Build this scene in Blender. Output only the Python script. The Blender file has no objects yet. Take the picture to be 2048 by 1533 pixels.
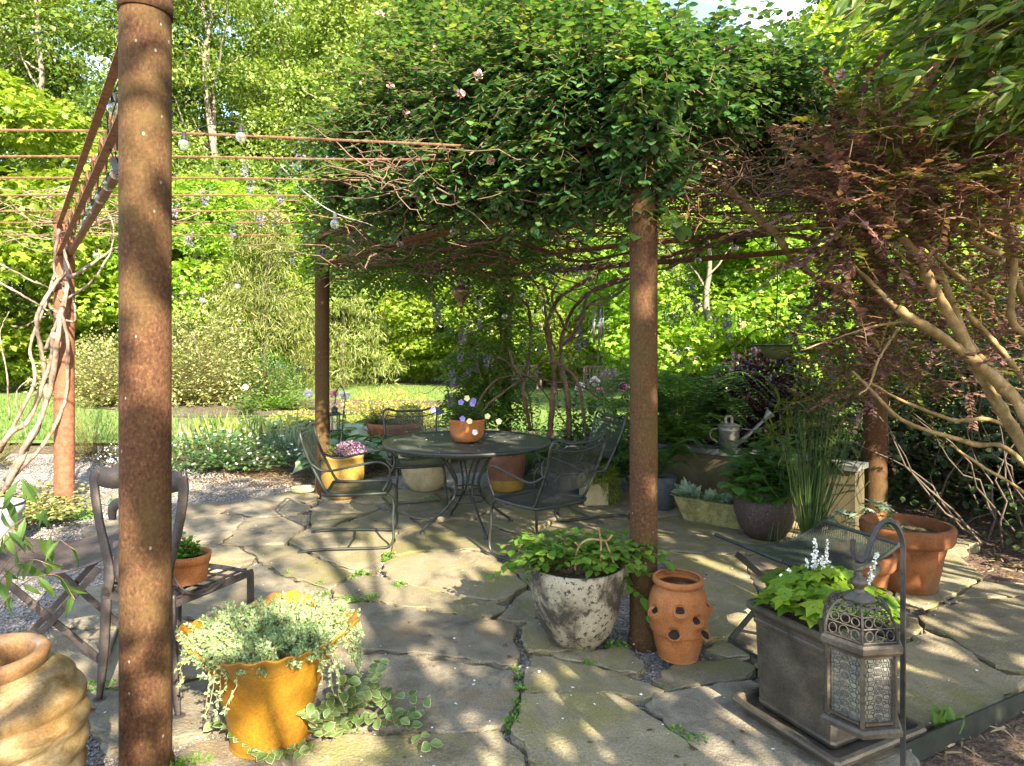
import bpy, math, random
import numpy as np
from mathutils import Vector, Matrix

# ------------------------------------------------------------------ camera, light, exposure
SC = bpy.context.scene
COL = SC.collection
F, H, HY = 1300.0, 1.5, 700.0          # focal length in photo pixels, eye height, horizon row
cam_d = bpy.data.cameras.new("camera")
cam_d.sensor_width = 36.0
cam_d.lens = F / 2048 * 36.0
cam_d.shift_y = -(766.5 - HY) / 2048
cam_d.clip_start = 0.05
cam_d.clip_end = 2000
cam = bpy.data.objects.new("camera", cam_d)
COL.objects.link(cam)
cam.location = (0, 0, H)
cam.rotation_euler = (math.radians(90), 0, 0)
SC.camera = cam

SUN_EL = math.radians(32)
SUN_AZ = (0.45, -0.89)                  # horizontal direction towards the sun
az = math.atan2(SUN_AZ[0], SUN_AZ[1])   # clockwise from +Y
world = bpy.data.worlds.new("World")
SC.world = world
world.use_nodes = True
wn, wl = world.node_tree.nodes, world.node_tree.links
wn.clear()
wo = wn.new("ShaderNodeOutputWorld")
bg = wn.new("ShaderNodeBackground")
sky = wn.new("ShaderNodeTexSky")
sky.sky_type = 'NISHITA'
sky.sun_disc = False
sky.sun_elevation = SUN_EL
sky.sun_rotation = az
tc = wn.new("ShaderNodeTexCoord")
mp = wn.new("ShaderNodeMapping"); mp.inputs['Scale'].default_value = (1, 1, 2.2)
nz = wn.new("ShaderNodeTexNoise"); nz.inputs['Scale'].default_value = 3.2; nz.inputs['Detail'].default_value = 7
nz.inputs['Roughness'].default_value = 0.6
cr = wn.new("ShaderNodeValToRGB")
cr.color_ramp.elements[0].position = 0.53; cr.color_ramp.elements[1].position = 0.72
mx = wn.new("ShaderNodeMix"); mx.data_type = 'RGBA'
mx.inputs['B'].default_value = (7.5, 7.6, 7.8, 1)
wl.new(tc.outputs['Generated'], mp.inputs['Vector']); wl.new(mp.outputs[0], nz.inputs['Vector'])
wl.new(nz.outputs['Fac'], cr.inputs['Fac']); wl.new(cr.outputs['Color'], mx.inputs['Factor'])
wl.new(sky.outputs[0], mx.inputs['A']); wl.new(mx.outputs['Result'], bg.inputs['Color'])
bg.inputs['Strength'].default_value = 0.13
wl.new(bg.outputs[0], wo.inputs['Surface'])

sun_d = bpy.data.lights.new("sun", 'SUN')
sun_d.energy = 5.0
sun_d.angle = math.radians(0.5)
sun_d.color = (1.0, 0.88, 0.70)
sun = bpy.data.objects.new("sun", sun_d)
COL.objects.link(sun)
to_sun = Vector((SUN_AZ[0] * math.cos(SUN_EL), SUN_AZ[1] * math.cos(SUN_EL), math.sin(SUN_EL))).normalized()
sun.rotation_euler = to_sun.to_track_quat('Z', 'Y').to_euler()
sun.location = (6, -12, 12)

SC.view_settings.view_transform = 'Standard'
SC.view_settings.look = 'None'
SC.view_settings.gamma = 1
SC.view_settings.exposure = 2.38
SC.view_settings.use_curve_mapping = False
cy = SC.cycles
cy.max_bounces = 8; cy.diffuse_bounces = 4; cy.glossy_bounces = 2
cy.transmission_bounces = 4; cy.transparent_max_bounces = 8
cy.use_denoising = True
cy.sample_clamp_indirect = 6
cy.caustics_reflective = False; cy.caustics_refractive = False

rng = np.random.default_rng(7)
random.seed(7)

def P(px, py, Y):
    return ((px - 1024) / F * Y, Y, H - (py - HY) / F * Y)
def G(px, py, z=0.0):
    Y = (H - z) * F / (py - HY)
    return ((px - 1024) / F * Y, Y, z)

# ------------------------------------------------------------------ mesh helpers
class MB:
    def __init__(s):
        s.V = []; s.F = []; s.n = 0; s.M = []
    def add(s, V, Fs, m=0):
        V = np.asarray(V, dtype=np.float32).reshape(-1, 3)
        if not isinstance(Fs, list) or (len(Fs) and not isinstance(Fs[0], (np.ndarray, list, tuple))):
            Fs = [Fs]
        s.V.append(V)
        groups = {}
        for f in Fs:
            a = np.asarray(f, dtype=np.int64)
            if a.ndim == 1: a = a[None, :]
            groups.setdefault(a.shape[1], []).append(a)
        for k, g in groups.items():
            a = np.concatenate(g) + s.n
            s.F.append(a); s.M.append(np.full(len(a), m))
        s.n += len(V)
        return s
    def mesh(s, name, smooth=False):
        me = bpy.data.meshes.new(name)
        V = np.concatenate(s.V) if s.V else np.zeros((0, 3), np.float32)
        me.vertices.add(len(V)); me.vertices.foreach_set("co", V.ravel())
        tot = sum(a.size for a in s.F); npoly = sum(len(a) for a in s.F)
        me.loops.add(tot); me.polygons.add(npoly)
        me.loops.foreach_set("vertex_index", np.concatenate([a.ravel() for a in s.F]).astype(np.int32))
        sizes = np.concatenate([np.full(len(a), a.shape[1]) for a in s.F])
        starts = np.concatenate([[0], np.cumsum(sizes)[:-1]])
        me.polygons.foreach_set("loop_start", starts.astype(np.int32))
        me.polygons.foreach_set("material_index", np.concatenate(s.M).astype(np.int32))
        me.polygons.foreach_set("use_smooth", np.full(npoly, smooth))
        me.update(calc_edges=True)
        me.validate()
        return me

def obj(name, mb, mat, parent=None, smooth=False, label=None, kind=None, loc=None, rot=None):
    me = mb if isinstance(mb, bpy.types.Mesh) else mb.mesh(name, smooth)
    if not len(me.materials):
        for m in (mat if isinstance(mat, (list, tuple)) else [mat]): me.materials.append(m)
    o = bpy.data.objects.new(name, me)
    COL.objects.link(o)
    if parent is not None: o.parent = parent
    if label: o['label'] = label
    if kind: o['kind'] = kind
    if loc is not None: o.location = loc
    if rot is not None: o.rotation_euler = rot
    return o

def tag(o, label, cat, group=None, kind=None):
    if label: o['label'] = label
    if cat: o['category'] = cat
    if group: o['group'] = group
    if kind: o['kind'] = kind
    return o

def thing(name, label, cat, loc=(0, 0, 0), rz=0.0, group=None, kind=None, scale=None):
    o = bpy.data.objects.new(name, None)
    o.empty_display_size = 0.1
    COL.objects.link(o)
    o.location = loc; o.rotation_euler = (0, 0, rz)
    if scale: o.scale = (scale,) * 3 if not isinstance(scale, tuple) else scale
    return tag(o, label, cat, group, kind)

def copy_tree(root, loc, rz=0.0, label=None, group=None, scale=None):
    r = root.copy(); COL.objects.link(r)
    r.location = loc; r.rotation_euler = (0, 0, rz)
    if scale: r.scale = (scale,) * 3 if not isinstance(scale, tuple) else scale
    if label: r['label'] = label
    if group: r['group'] = group
    for ch in list(root.children):
        c = ch.copy(); COL.objects.link(c); c.parent = r
        for g in list(ch.children):
            d = g.copy(); COL.objects.link(d); d.parent = c
    return r

def box(mb, c, s, rz=0.0, m=0, R=None):
    hx, hy, hz = s[0] / 2, s[1] / 2, s[2] / 2
    V = np.array([[x, y, z] for z in (-hz, hz) for y in (-hy, hy) for x in (-hx, hx)])
    if R is None:
        ca, sa = math.cos(rz), math.sin(rz)
        R = np.array([[ca, -sa, 0], [sa, ca, 0], [0, 0, 1]])
    V = V @ np.asarray(R).T + np.asarray(c)
    return mb.add(V, [[0, 2, 3, 1], [4, 5, 7, 6], [0, 1, 5, 4], [2, 6, 7, 3], [0, 4, 6, 2], [1, 3, 7, 5]], m)

def frames(pts):
    pts = np.asarray(pts, float)
    T = np.gradient(pts, axis=0)
    T /= np.linalg.norm(T, axis=1)[:, None] + 1e-9
    N = np.zeros_like(T)
    a = np.array([0, 0, 1.0]) if abs(T[0, 2]) < 0.9 else np.array([1.0, 0, 0])
    n = np.cross(T[0], a); n /= np.linalg.norm(n)
    for i in range(len(T)):
        n = n - T[i] * n.dot(T[i]); n /= np.linalg.norm(n) + 1e-9
        N[i] = n
    return T, N, np.cross(T, N)

def tube(mb, pts, r, seg=6, m=0, cap=True, flat=None):
    pts = np.asarray(pts, float); n = len(pts)
    r = np.broadcast_to(np.asarray(r, float), (n,))
    T, N, B = frames(pts)
    a = np.arange(seg) / seg * 2 * math.pi
    fl = 1.0 if flat is None else flat
    V = pts[:, None, :] + r[:, None, None] * (np.cos(a)[None, :, None] * N[:, None, :] + fl * np.sin(a)[None, :, None] * B[:, None, :])
    i = np.arange(n - 1)[:, None] * seg; j = np.arange(seg)[None, :]; k = (j + 1) % seg
    Q = np.stack([i + j, i + k, i + seg + k, i + seg + j], -1).reshape(-1, 4)
    Fs = [Q]
    if cap: Fs += [np.arange(seg)[::-1], np.arange(seg) + (n - 1) * seg]
    return mb.add(V.reshape(-1, 3), Fs, m)

def rect_bar(mb, a, b, w, h, up=(0, 0, 1), m=0):
    a = np.asarray(a, float); b = np.asarray(b, float)
    t = b - a; L = np.linalg.norm(t); t /= L
    s = np.cross(t, np.asarray(up, float)); s /= np.linalg.norm(s)
    u = np.cross(s, t)
    R = np.stack([t, s, u], 1)
    return box(mb, (a + b) / 2, (L, w, h), R=R, m=m)

def smooth_path(pts, n=8):
    """Catmull-Rom through the points."""
    p = np.asarray(pts, float)
    p = np.vstack([2 * p[0] - p[1], p, 2 * p[-1] - p[-2]])
    out = []
    t = np.linspace(0, 1, n, endpoint=False)[:, None]
    for i in range(1, len(p) - 2):
        a, b, c, d = p[i - 1], p[i], p[i + 1], p[i + 2]
        out.append(0.5 * ((2 * b) + (-a + c) * t + (2 * a - 5 * b + 4 * c - d) * t ** 2 + (-a + 3 * b - 3 * c + d) * t ** 3))
    out.append(p[-2][None])
    return np.concatenate(out)

def lathe(mb, prof, seg=32, c=(0, 0, 0), m=0, close=False, wob=None):
    prof = np.asarray(prof, float); n = len(prof)
    a = np.arange(seg) / seg * 2 * math.pi
    r = prof[:, 0][:, None] * np.ones(seg)[None]
    z = prof[:, 1][:, None] * np.ones(seg)[None]
    if wob is not None: r, z = wob(r, z, a[None, :] * np.ones((n, 1)))
    V = np.stack([r * np.cos(a) + c[0], r * np.sin(a) + c[1], z + c[2]], -1).reshape(-1, 3)
    i = np.arange(n - 1)[:, None] * seg; j = np.arange(seg)[None, :]; k = (j + 1) % seg
    Q = np.stack([i + j, i + k, i + seg + k, i + seg + j], -1).reshape(-1, 4)
    return mb.add(V, [Q], m)

def disc(mb, r, c, seg=24, m=0):
    a = np.arange(seg) / seg * 2 * math.pi
    V = np.stack([r * np.cos(a) + c[0], r * np.sin(a) + c[1], np.full(seg, c[2])], -1)
    return mb.add(V, [np.arange(seg)], m)

# leaf templates: verts (x along leaf 0..1, y width, z lift), faces
TPL = {
    'fold': (np.array([[0, 0, 0], [.45, .3, .10], [1, 0, 0], [.45, -.3, .10]]), [np.array([[0, 2, 1], [0, 3, 2]])]),
    'diamond': (np.array([[0, 0, 0], [.45, .34, .03], [1, 0, -.04], [.45, -.34, .03]]), [np.array([[0, 3, 2, 1]])]),
    'lance': (np.array([[0, 0, 0], [.3, .12, .05], [.65, .10, .02], [1, 0, -.14], [.65, -.10, .02], [.3, -.12, .05], [.3, 0, .0], [.65, 0, -.03]]),
              [np.array([[6, 7, 2, 1], [6, 5, 4, 7]]), np.array([[0, 6, 1], [0, 5, 6], [7, 3, 2], [7, 4, 3]])]),
    'oval': (np.array([[0, 0, 0], [.16, .2, .05], [.45, .33, .08], [.78, .22, .03], [1, 0, -.08], [.78, -.22, .03], [.45, -.33, .08], [.16, -.2, .05], [.3, 0, -.0], [.62, 0, -.02]]),
             [np.array([[8, 9, 3, 2], [8, 6, 5, 9]]), np.array([[0, 8, 1], [1, 8, 2], [0, 7, 8], [7, 6, 8], [9, 4, 3], [9, 5, 4]])]),
    'blade': (np.array([[0, .03, 0], [0, -.03, 0], [.4, .035, .0], [.4, -.035, .0], [.75, .02, -.03], [.75, -.02, -.03], [1, 0, -.12]]),
              [np.array([[0, 1, 3, 2], [2, 3, 5, 4]]), np.array([[4, 5, 6]])]),
}
def _lobed(n, deep, spread=2.4, w=0.5):
    v = [[0, 0, 0]]
    for k in range(2 * n - 1):
        a = -spread + 2 * spread * k / (2 * n - 2)
        r = 1.0 - .28 * abs(a) / spread if k % 2 == 0 else deep
        v.append([.28 + r * .72 * math.cos(a), r * .72 * math.sin(a), -.10 * r * r])
    f = [[0, i + 1, i] for i in range(1, len(v) - 1)]
    return (np.array(v), [np.array(f)])
TPL['maple'] = _lobed(5, .5)
TPL['palm'] = _lobed(7, .22, 2.5)

def leaves(mb, pos, dirs, nor, size, tpl='fold', m=0, aspect=1.0):
    T, Fs = TPL[tpl]
    n = len(pos)
    if n == 0: return mb
    D = dirs / (np.linalg.norm(dirs, axis=1)[:, None] + 1e-9)
    B = np.cross(nor, D); B /= np.linalg.norm(B, axis=1)[:, None] + 1e-9
    N = np.cross(D, B)
    size = np.broadcast_to(np.asarray(size, float), (n,))
    V = pos[:, None, :] + size[:, None, None] * (T[None, :, 0, None] * D[:, None, :] + aspect * T[None, :, 1, None] * B[:, None, :] + T[None, :, 2, None] * N[:, None, :])
    k = len(T)
    off = (np.arange(n) * k)[:, None, None]
    mb.add(V.reshape(-1, 3), [(f[None] + off).reshape(-1, f.shape[1]) for f in Fs], m)
    return mb

def rdir(n):
    v = rng.normal(size=(n, 3)); return v / np.linalg.norm(v, axis=1)[:, None]

def in_blob(c, r, n, shell=0.5):
    """random points in an ellipsoid, biased towards its surface"""
    d = rdir(n)
    rad = rng.random(n) ** (1 / 3) * (1 - shell) + shell * (1 - rng.random(n) ** 2 * .35)
    return np.asarray(c) + d * rad[:, None] * np.asarray(r), d

def clump(mb, c, r, n, size, tpl='fold', shell=.5, up=.6, droop=.3, m=0, jit=.35, aspect=1.0, zmin=None):
    p, d = in_blob(c, r, n, shell)
    dirs = rdir(n) * .7 + d * .8; dirs[:, 2] -= droop
    nor = rdir(n) * .55 + d * .5; nor[:, 2] += up
    s = size * (1 - jit + 2 * jit * rng.random(n))
    if zmin is not None:
        k = p[:, 2] > zmin; p, dirs, nor, s = p[k], dirs[k], nor[k], s[k]
    return leaves(mb, p, dirs, nor, s, tpl, m, aspect)

def wiggle(a, b, n=8, amp=.08):
    a = np.asarray(a, float); b = np.asarray(b, float)
    t = np.linspace(0, 1, n)[:, None]
    L = np.linalg.norm(b - a)
    w = np.cumsum(rng.normal(size=(n, 3)), 0) * amp * L / math.sqrt(n)
    w = w - t * w[-1] ; w[0] = 0
    return a + (b - a) * t + w * np.sin(t * math.pi) ** .5

# ------------------------------------------------------------------ materials
def new_mat(name):
    m = bpy.data.materials.new(name); m.use_nodes = True
    nt = m.node_tree; nt.nodes.clear()
    out = nt.nodes.new("ShaderNodeOutputMaterial")
    return m, nt, out
def ramp(nt, stops, interp='LINEAR'):
    r = nt.nodes.new("ShaderNodeValToRGB"); cr = r.color_ramp; cr.interpolation = interp
    while len(cr.elements) < len(stops): cr.elements.new(0.5)
    for e, (p, c) in zip(cr.elements, stops):
        e.position = p; e.color = (*c, 1)
    return r
def solid(name, stops, scale=8, detail=6, rough=.7, bump=.2, bscale=None, metal=0, spots=None, rnd=0.0, dist=0.5, stretch=(1, 1, 1), spec=.4, blotch=None, bdist=.004, grain=150):
    """noise-driven surface: colour ramp, optional second blotch layer and spots, bump"""
    m, nt, out = new_mat(name); N, L = nt.nodes, nt.links
    b = N.new("ShaderNodeBsdfPrincipled")
    tc = N.new("ShaderNodeTexCoord"); mp = N.new("ShaderNodeMapping"); mp.inputs['Scale'].default_value = stretch
    L.new(tc.outputs['Object'], mp.inputs['Vector'])
    vec = mp.outputs[0]
    if rnd:
        oi = N.new("ShaderNodeObjectInfo"); va = N.new("ShaderNodeVectorMath"); va.operation = 'ADD'
        ms = N.new("ShaderNodeMath"); ms.operation = 'MULTIPLY'; ms.inputs[1].default_value = 37.0
        L.new(oi.outputs['Random'], ms.inputs[0]); L.new(mp.outputs[0], va.inputs[0]); L.new(ms.outputs[0], va.inputs[1]); vec = va.outputs[0]
    n = N.new("ShaderNodeTexNoise"); n.inputs['Scale'].default_value = scale; n.inputs['Detail'].default_value = detail
    n.inputs['Roughness'].default_value = .62; n.inputs['Distortion'].default_value = dist
    L.new(vec, n.inputs['Vector'])
    r = ramp(nt, stops); L.new(n.outputs['Fac'], r.inputs['Fac'])
    col = r.outputs['Color']
    if blotch:   # (scale, lo, hi, colour)
        n2 = N.new("ShaderNodeTexNoise"); n2.inputs['Scale'].default_value = blotch[0]; n2.inputs['Detail'].default_value = 8
        n2.inputs['Roughness'].default_value = .7; L.new(vec, n2.inputs['Vector'])
        r2 = ramp(nt, [(blotch[1], (0, 0, 0)), (blotch[2], (1, 1, 1))]); L.new(n2.outputs['Fac'], r2.inputs['Fac'])
        mxn = N.new("ShaderNodeMix"); mxn.data_type = 'RGBA'; L.new(r2.outputs['Color'], mxn.inputs['Factor'])
        L.new(col, mxn.inputs['A']); mxn.inputs['B'].default_value = (*blotch[3], 1); col = mxn.outputs['Result']
    if spots:    # (scale, radius, colour)
        v = N.new("ShaderNodeTexVoronoi"); v.inputs['Scale'].default_value = spots[0]; L.new(vec, v.inputs['Vector'])
        r3 = ramp(nt, [(spots[1], (1, 1, 1)), (spots[1] + .03, (0, 0, 0))]); L.new(v.outputs['Distance'], r3.inputs['Fac'])
        mxs = N.new("ShaderNodeMix"); mxs.data_type = 'RGBA'; L.new(r3.outputs['Color'], mxs.inputs['Factor'])
        L.new(col, mxs.inputs['A']); mxs.inputs['B'].default_value = (*spots[2], 1); col = mxs.outputs['Result']
    if rnd:
        hs = N.new("ShaderNodeHueSaturation"); mr = N.new("ShaderNodeMapRange")
        mr.inputs['To Min'].default_value = 1 - rnd; mr.inputs['To Max'].default_value = 1 + rnd
        L.new(oi.outputs['Random'], mr.inputs['Value']); L.new(mr.outputs[0], hs.inputs['Value']); L.new(col, hs.inputs['Color']); col = hs.outputs[0]
    if grain:
        ng = N.new("ShaderNodeTexNoise"); ng.inputs['Scale'].default_value = grain; ng.inputs['Detail'].default_value = 3; L.new(vec, ng.inputs['Vector'])
        rg_ = N.new("ShaderNodeMapRange"); rg_.inputs['From Min'].default_value = .3; rg_.inputs['From Max'].default_value = .7; rg_.inputs['To Min'].default_value = .72; rg_.inputs['To Max'].default_value = 1.26
        L.new(ng.outputs['Fac'], rg_.inputs['Value']); hg = N.new("ShaderNodeHueSaturation"); L.new(rg_.outputs[0], hg.inputs['Value']); L.new(col, hg.inputs['Color']); col = hg.outputs[0]
    L.new(col, b.inputs['Base Color'])
    b.inputs['Roughness'].default_value = rough; b.inputs['Metallic'].default_value = metal
    b.inputs['Specular IOR Level'].default_value = spec
    if bump:
        nb = N.new("ShaderNodeTexNoise"); nb.inputs['Scale'].default_value = bscale or scale * 4; nb.inputs['Detail'].default_value = 5
        L.new(vec, nb.inputs['Vector'])
        bp = N.new("ShaderNodeBump"); bp.inputs['Strength'].default_value = bump; bp.inputs['Distance'].default_value = bdist
        ad = N.new("ShaderNodeMath"); ad.operation = 'ADD'; L.new(nb.outputs['Fac'], ad.inputs[0]); L.new(n.outputs['Fac'], ad.inputs[1])
        L.new(ad.outputs[0], bp.inputs['Height']); L.new(bp.outputs[0], b.inputs['Normal'])
    L.new(b.outputs[0], out.inputs['Surface'])
    return m
def leafmat(name, c1, c2, c3=None, trans=.45, rough=.45, tboost=1.6, spec=.35, big=None):
    """each leaf its own colour (random per island), thin and letting light through"""
    m, nt, out = new_mat(name); N, L = nt.nodes, nt.links
    g = N.new("ShaderNodeNewGeometry")
    r = ramp(nt, [(0, c1), (.6, c2), (1, c3 or c2)])
    L.new(g.outputs['Random Per Island'], r.inputs['Fac'])
    col = r.outputs['Color']
    oi = N.new("ShaderNodeObjectInfo"); hs = N.new("ShaderNodeHueSaturation"); mr = N.new("ShaderNodeMapRange")
    mr.inputs['To Min'].default_value = .8; mr.inputs['To Max'].default_value = 1.15
    L.new(oi.outputs['Random'], mr.inputs['Value']); L.new(mr.outputs[0], hs.inputs['Value']); L.new(col, hs.inputs['Color'])
    mr2 = N.new("ShaderNodeMapRange"); mr2.inputs['To Min'].default_value = .49; mr2.inputs['To Max'].default_value = .515
    L.new(oi.outputs['Random'], mr2.inputs['Value']); L.new(mr2.outputs[0], hs.inputs['Hue'])
    col = hs.outputs[0]
    b = N.new("ShaderNodeBsdfPrincipled"); L.new(col, b.inputs['Base Color']); b.inputs['Roughness'].default_value = rough
    b.inputs['Specular IOR Level'].default_value = spec
    t = N.new("ShaderNodeBsdfTranslucent")
    tm = N.new("ShaderNodeMix"); tm.data_type = 'RGBA'; tm.blend_type = 'MULTIPLY'; tm.inputs['Factor'].default_value = 1
    tm.inputs['B'].default_value = (tboost * 1.05, tboost, tboost * .45, 1); L.new(col, tm.inputs['A']); L.new(tm.outputs['Result'], t.inputs['Color'])
    ms = N.new("ShaderNodeMixShader"); ms.inputs[0].default_value = trans
    L.new(b.outputs[0], ms.inputs[1]); L.new(t.outputs[0], ms.inputs[2]); L.new(ms.outputs[0], out.inputs['Surface'])
    return m
def glassmat(name, tint=(1, 1, 1), mix=.75):
    m, nt, out = new_mat(name); N, L = nt.nodes, nt.links
    tr = N.new("ShaderNodeBsdfTransparent"); tr.inputs[0].default_value = (*tint, 1)
    gl = N.new("ShaderNodeBsdfGlossy"); gl.inputs['Roughness'].default_value = .05
    df = N.new("ShaderNodeBsdfDiffuse"); df.inputs[0].default_value = (.75, .78, .72, 1)
    lw = N.new("ShaderNodeLayerWeight"); lw.inputs['Blend'].default_value = .45
    m1 = N.new("ShaderNodeMixShader"); L.new(lw.outputs['Facing'], m1.inputs[0]); L.new(tr.outputs[0], m1.inputs[1]); L.new(gl.outputs[0], m1.inputs[2])
    m2 = N.new("ShaderNodeMixShader"); m2.inputs[0].default_value = 1 - mix; L.new(m1.outputs[0], m2.inputs[1]); L.new(df.outputs[0], m2.inputs[2])
    L.new(m2.outputs[0], out.inputs['Surface'])
    return m
def flat(name, c, rough=.6, metal=0):
    return solid(name, [(.3, tuple(x * .8 for x in c)), (.7, tuple(min(1, x * 1.15) for x in c))], scale=30, rough=rough, bump=.08, metal=metal)

M = {}
M['rust'] = solid('rusted_steel', [(.30, (.030, .013, .007)), (.45, (.064, .029, .014)), (.57, (.086, .042, .019)), (.72, (.15, .08, .038))], scale=95, detail=10, rough=.9, bump=.8, bscale=320, rnd=.08, stretch=(1, 1, .7), blotch=(2.6, .44, .70, (.078, .058, .018)), spots=(15, .05, (.22, .20, .14)), bdist=.002, spec=.2, dist=.2, grain=0)
M['rustred'] = solid('red_primer_rust', [(.34, (.12, .042, .02)), (.7, (.25, .10, .048))], scale=26, rough=.8, bump=.4, bscale=120, bdist=.003)
M['bar'] = solid('rusty_rebar', [(.3, (.07, .03, .018)), (.7, (.22, .11, .055))], scale=40, rough=.9, bump=.5, bscale=200)
M['beam'] = solid('rusty_angle_iron', [(.3, (.10, .045, .02)), (.5, (.2, .095, .04)), (.75, (.3, .17, .07))], scale=20, rough=.85, bump=.4, bscale=150)
M['stone'] = solid('flagstone_rock', [(.25, (.09, .074, .045)), (.40, (.16, .135, .085)), (.5, (.21, .178, .115)), (.6, (.235, .2, .12)), (.78, (.31, .27, .18))], scale=3.1, detail=13, rough=.88, bump=.9, bscale=75, rnd=.2, blotch=(2.3, .47, .62, (.185, .165, .065)), dist=1.8, bdist=.006, spots=(30, .03, (.42, .4, .34)), spec=.25)
M['stoneg'] = solid('grey_flagstone_rock', [(.25, (.078, .064, .044)), (.40, (.14, .12, .085)), (.5, (.18, .157, .113)), (.6, (.205, .178, .122)), (.78, (.29, .25, .165))], scale=3.3, detail=13, rough=.86, bump=.9, bscale=75, rnd=.18, blotch=(2.6, .5, .66, (.19, .14, .08)), dist=2, bdist=.006, spots=(30, .03, (.42, .4, .36)), spec=.25)
M['gravel'] = solid('gravel_ground', [(.35, (.06, .052, .045)), (.5, (.22, .2, .18)), (.65, (.36, .34, .31))], scale=55, detail=3, rough=.9, bump=1, bscale=70, bdist=.012, dist=0)
M['pebble'] = None
M['soil'] = solid('bark_mulch', [(.3, (.03, .02, .013)), (.5, (.1, .062, .04)), (.7, (.2, .13, .085))], scale=24, detail=8, rough=.95, bump=1, bscale=60, bdist=.015, dist=1.5)
M['lawn'] = solid('lawn_ground', [(.3, (.07, .12, .015)), (.55, (.15, .22, .03)), (.75, (.25, .29, .07))], scale=9, detail=9, rough=.95, bump=.9, bscale=90, bdist=.03, dist=0,
                  blotch=(.16, .5, .75, (.17, .21, .06)))
M['black'] = solid('black_metal', [(.3, (.012, .014, .013)), (.7, (.03, .033, .03))], scale=30, rough=.45, bump=.1, spec=.5)
M['blackg'] = solid('weathered_green_black_metal', [(.3, (.010, .013, .010)), (.7, (.027, .034, .025))], scale=18, rough=.5, bump=.15, spec=.5)
M['iron'] = solid('aged_wrought_iron', [(.3, (.045, .035, .03)), (.7, (.10, .08, .07))], scale=16, rough=.55, bump=.2, metal=.3)
M['bronze'] = solid('aged_bronze_glaze', [(.3, (.04, .033, .025)), (.5, (.082, .068, .05)), (.75, (.145, .12, .086))], scale=7, rough=.42, bump=.25, bscale=60, metal=.35,
                    blotch=(4, .55, .75, (.085, .078, .062)))
M['terra'] = solid('terracotta_clay', [(.25, (.22, .07, .018)), (.5, (.33, .118, .032)), (.8, (.42, .18, .07))], scale=6, rough=.8, bump=.2, bscale=90,
                   blotch=(5, .6, .8, (.38, .24, .12)))
M['terrad'] = solid('dark_terracotta_clay', [(.25, (.09, .032, .012)), (.5, (.2, .07, .02)), (.8, (.28, .115, .042))], scale=8, rough=.85, bump=.25, bscale=70,
                    blotch=(4, .52, .72, (.12, .09, .045)))
M['yellow'] = solid('ochre_glazed_clay', [(.25, (.15, .062, .005)), (.5, (.26, .125, .009)), (.8, (.34, .185, .018))], scale=4, rough=.42, bump=.15, bscale=50,
                    blotch=(4.5, .5, .72, (.15, .06, .008)))
M['ochre'] = solid('mustard_clay', [(.25, (.18, .10, .014)), (.5, (.30, .18, .03)), (.8, (.38, .25, .07))], scale=5, rough=.7, bump=.25, bscale=60)
M['cream'] = solid('cream_clay', [(.25, (.2, .17, .09)), (.5, (.36, .31, .17)), (.8, (.48, .42, .27))], scale=6, rough=.8, bump=.25, bscale=60)
M['jar'] = solid('ash_glazed_jar', [(.30, (.08, .042, .014)), (.45, (.165, .11, .045)), (.6, (.23, .175, .09)), (.8, (.28, .235, .145))], scale=9, rough=.35, bump=.1, bscale=70, dist=1.2,
                 blotch=(6, .5, .68, (.17, .095, .03)), stretch=(1, 1, 2))
M['jarrim'] = solid('brown_glazed_rim', [(.3, (.12, .06, .022)), (.7, (.26, .15, .07))], scale=8, rough=.35, bump=.1)
M['mottle'] = solid('weathered_whitewashed_clay', [(.42, (.05, .041, .028)), (.49, (.17, .14, .095)), (.56, (.30, .26, .18)), (.75, (.40, .35, .25))], scale=5.5, detail=15, rough=.95, bump=.7, bscale=60, blotch=(38, .54, .58, (.05, .042, .03)), dist=.6, grain=220)
M['trough'] = solid('mossy_tufa', [(.3, (.11, .095, .03)), (.55, (.26, .23, .08)), (.8, (.36, .33, .16))], scale=16, rough=.95, bump=.8, bscale=45, bdist=.01)
M['concrete'] = solid('algae_stained_concrete', [(.3, (.04, .034, .016)), (.55, (.085, .07, .034)), (.8, (.12, .10, .055))], scale=3, rough=.9, bump=.3, bscale=50,
                      blotch=(2.2, .48, .66, (.05, .042, .014)))
M['capstone'] = solid('grey_cap_stone', [(.3, (.06, .062, .055)), (.7, (.13, .135, .12))], scale=8, rough=.85, bump=.4)
M['greypot'] = solid('blue_grey_pot', [(.3, (.035, .042, .045)), (.7, (.09, .1, .1))], scale=10, rough=.7, bump=.3)
M['enamel'] = solid('grey_white_enamel', [(.3, (.28, .3, .31)), (.7, (.48, .5, .5))], scale=9, rough=.4, bump=.1)
M['zinc'] = solid('galvanised_zinc', [(.3, (.12, .115, .095)), (.7, (.27, .26, .22))], scale=14, rough=.45, bump=.1, metal=.6)
M['alu'] = flat('silver_tube', (.5, .5, .48), .3, .8)
M['wood'] = solid('grey_weathered_wood', [(.3, (.12, .09, .06)), (.7, (.26, .2, .14))], scale=12, rough=.85, stretch=(1, 1, 6), bump=.3)
M['pale_branch'] = solid('tan_smooth_bark', [(.32, (.11, .065, .02)), (.5, (.24, .16, .06)), (.7, (.36, .26, .12))], scale=12, rough=.75, bump=.3, bscale=90, bdist=.003)
M['vinebark'] = solid('pale_wisteria_bark', [(.35, (.09, .06, .04)), (.5, (.2, .145, .105)), (.68, (.32, .25, .19))], scale=14, rough=.9, bump=.6, bscale=60, stretch=(1, 1, .5))
M['twig'] = solid('brown_thorny_twig', [(.3, (.075, .045, .028)), (.7, (.2, .125, .08))], scale=20, rough=.9, bump=.3)
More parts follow.
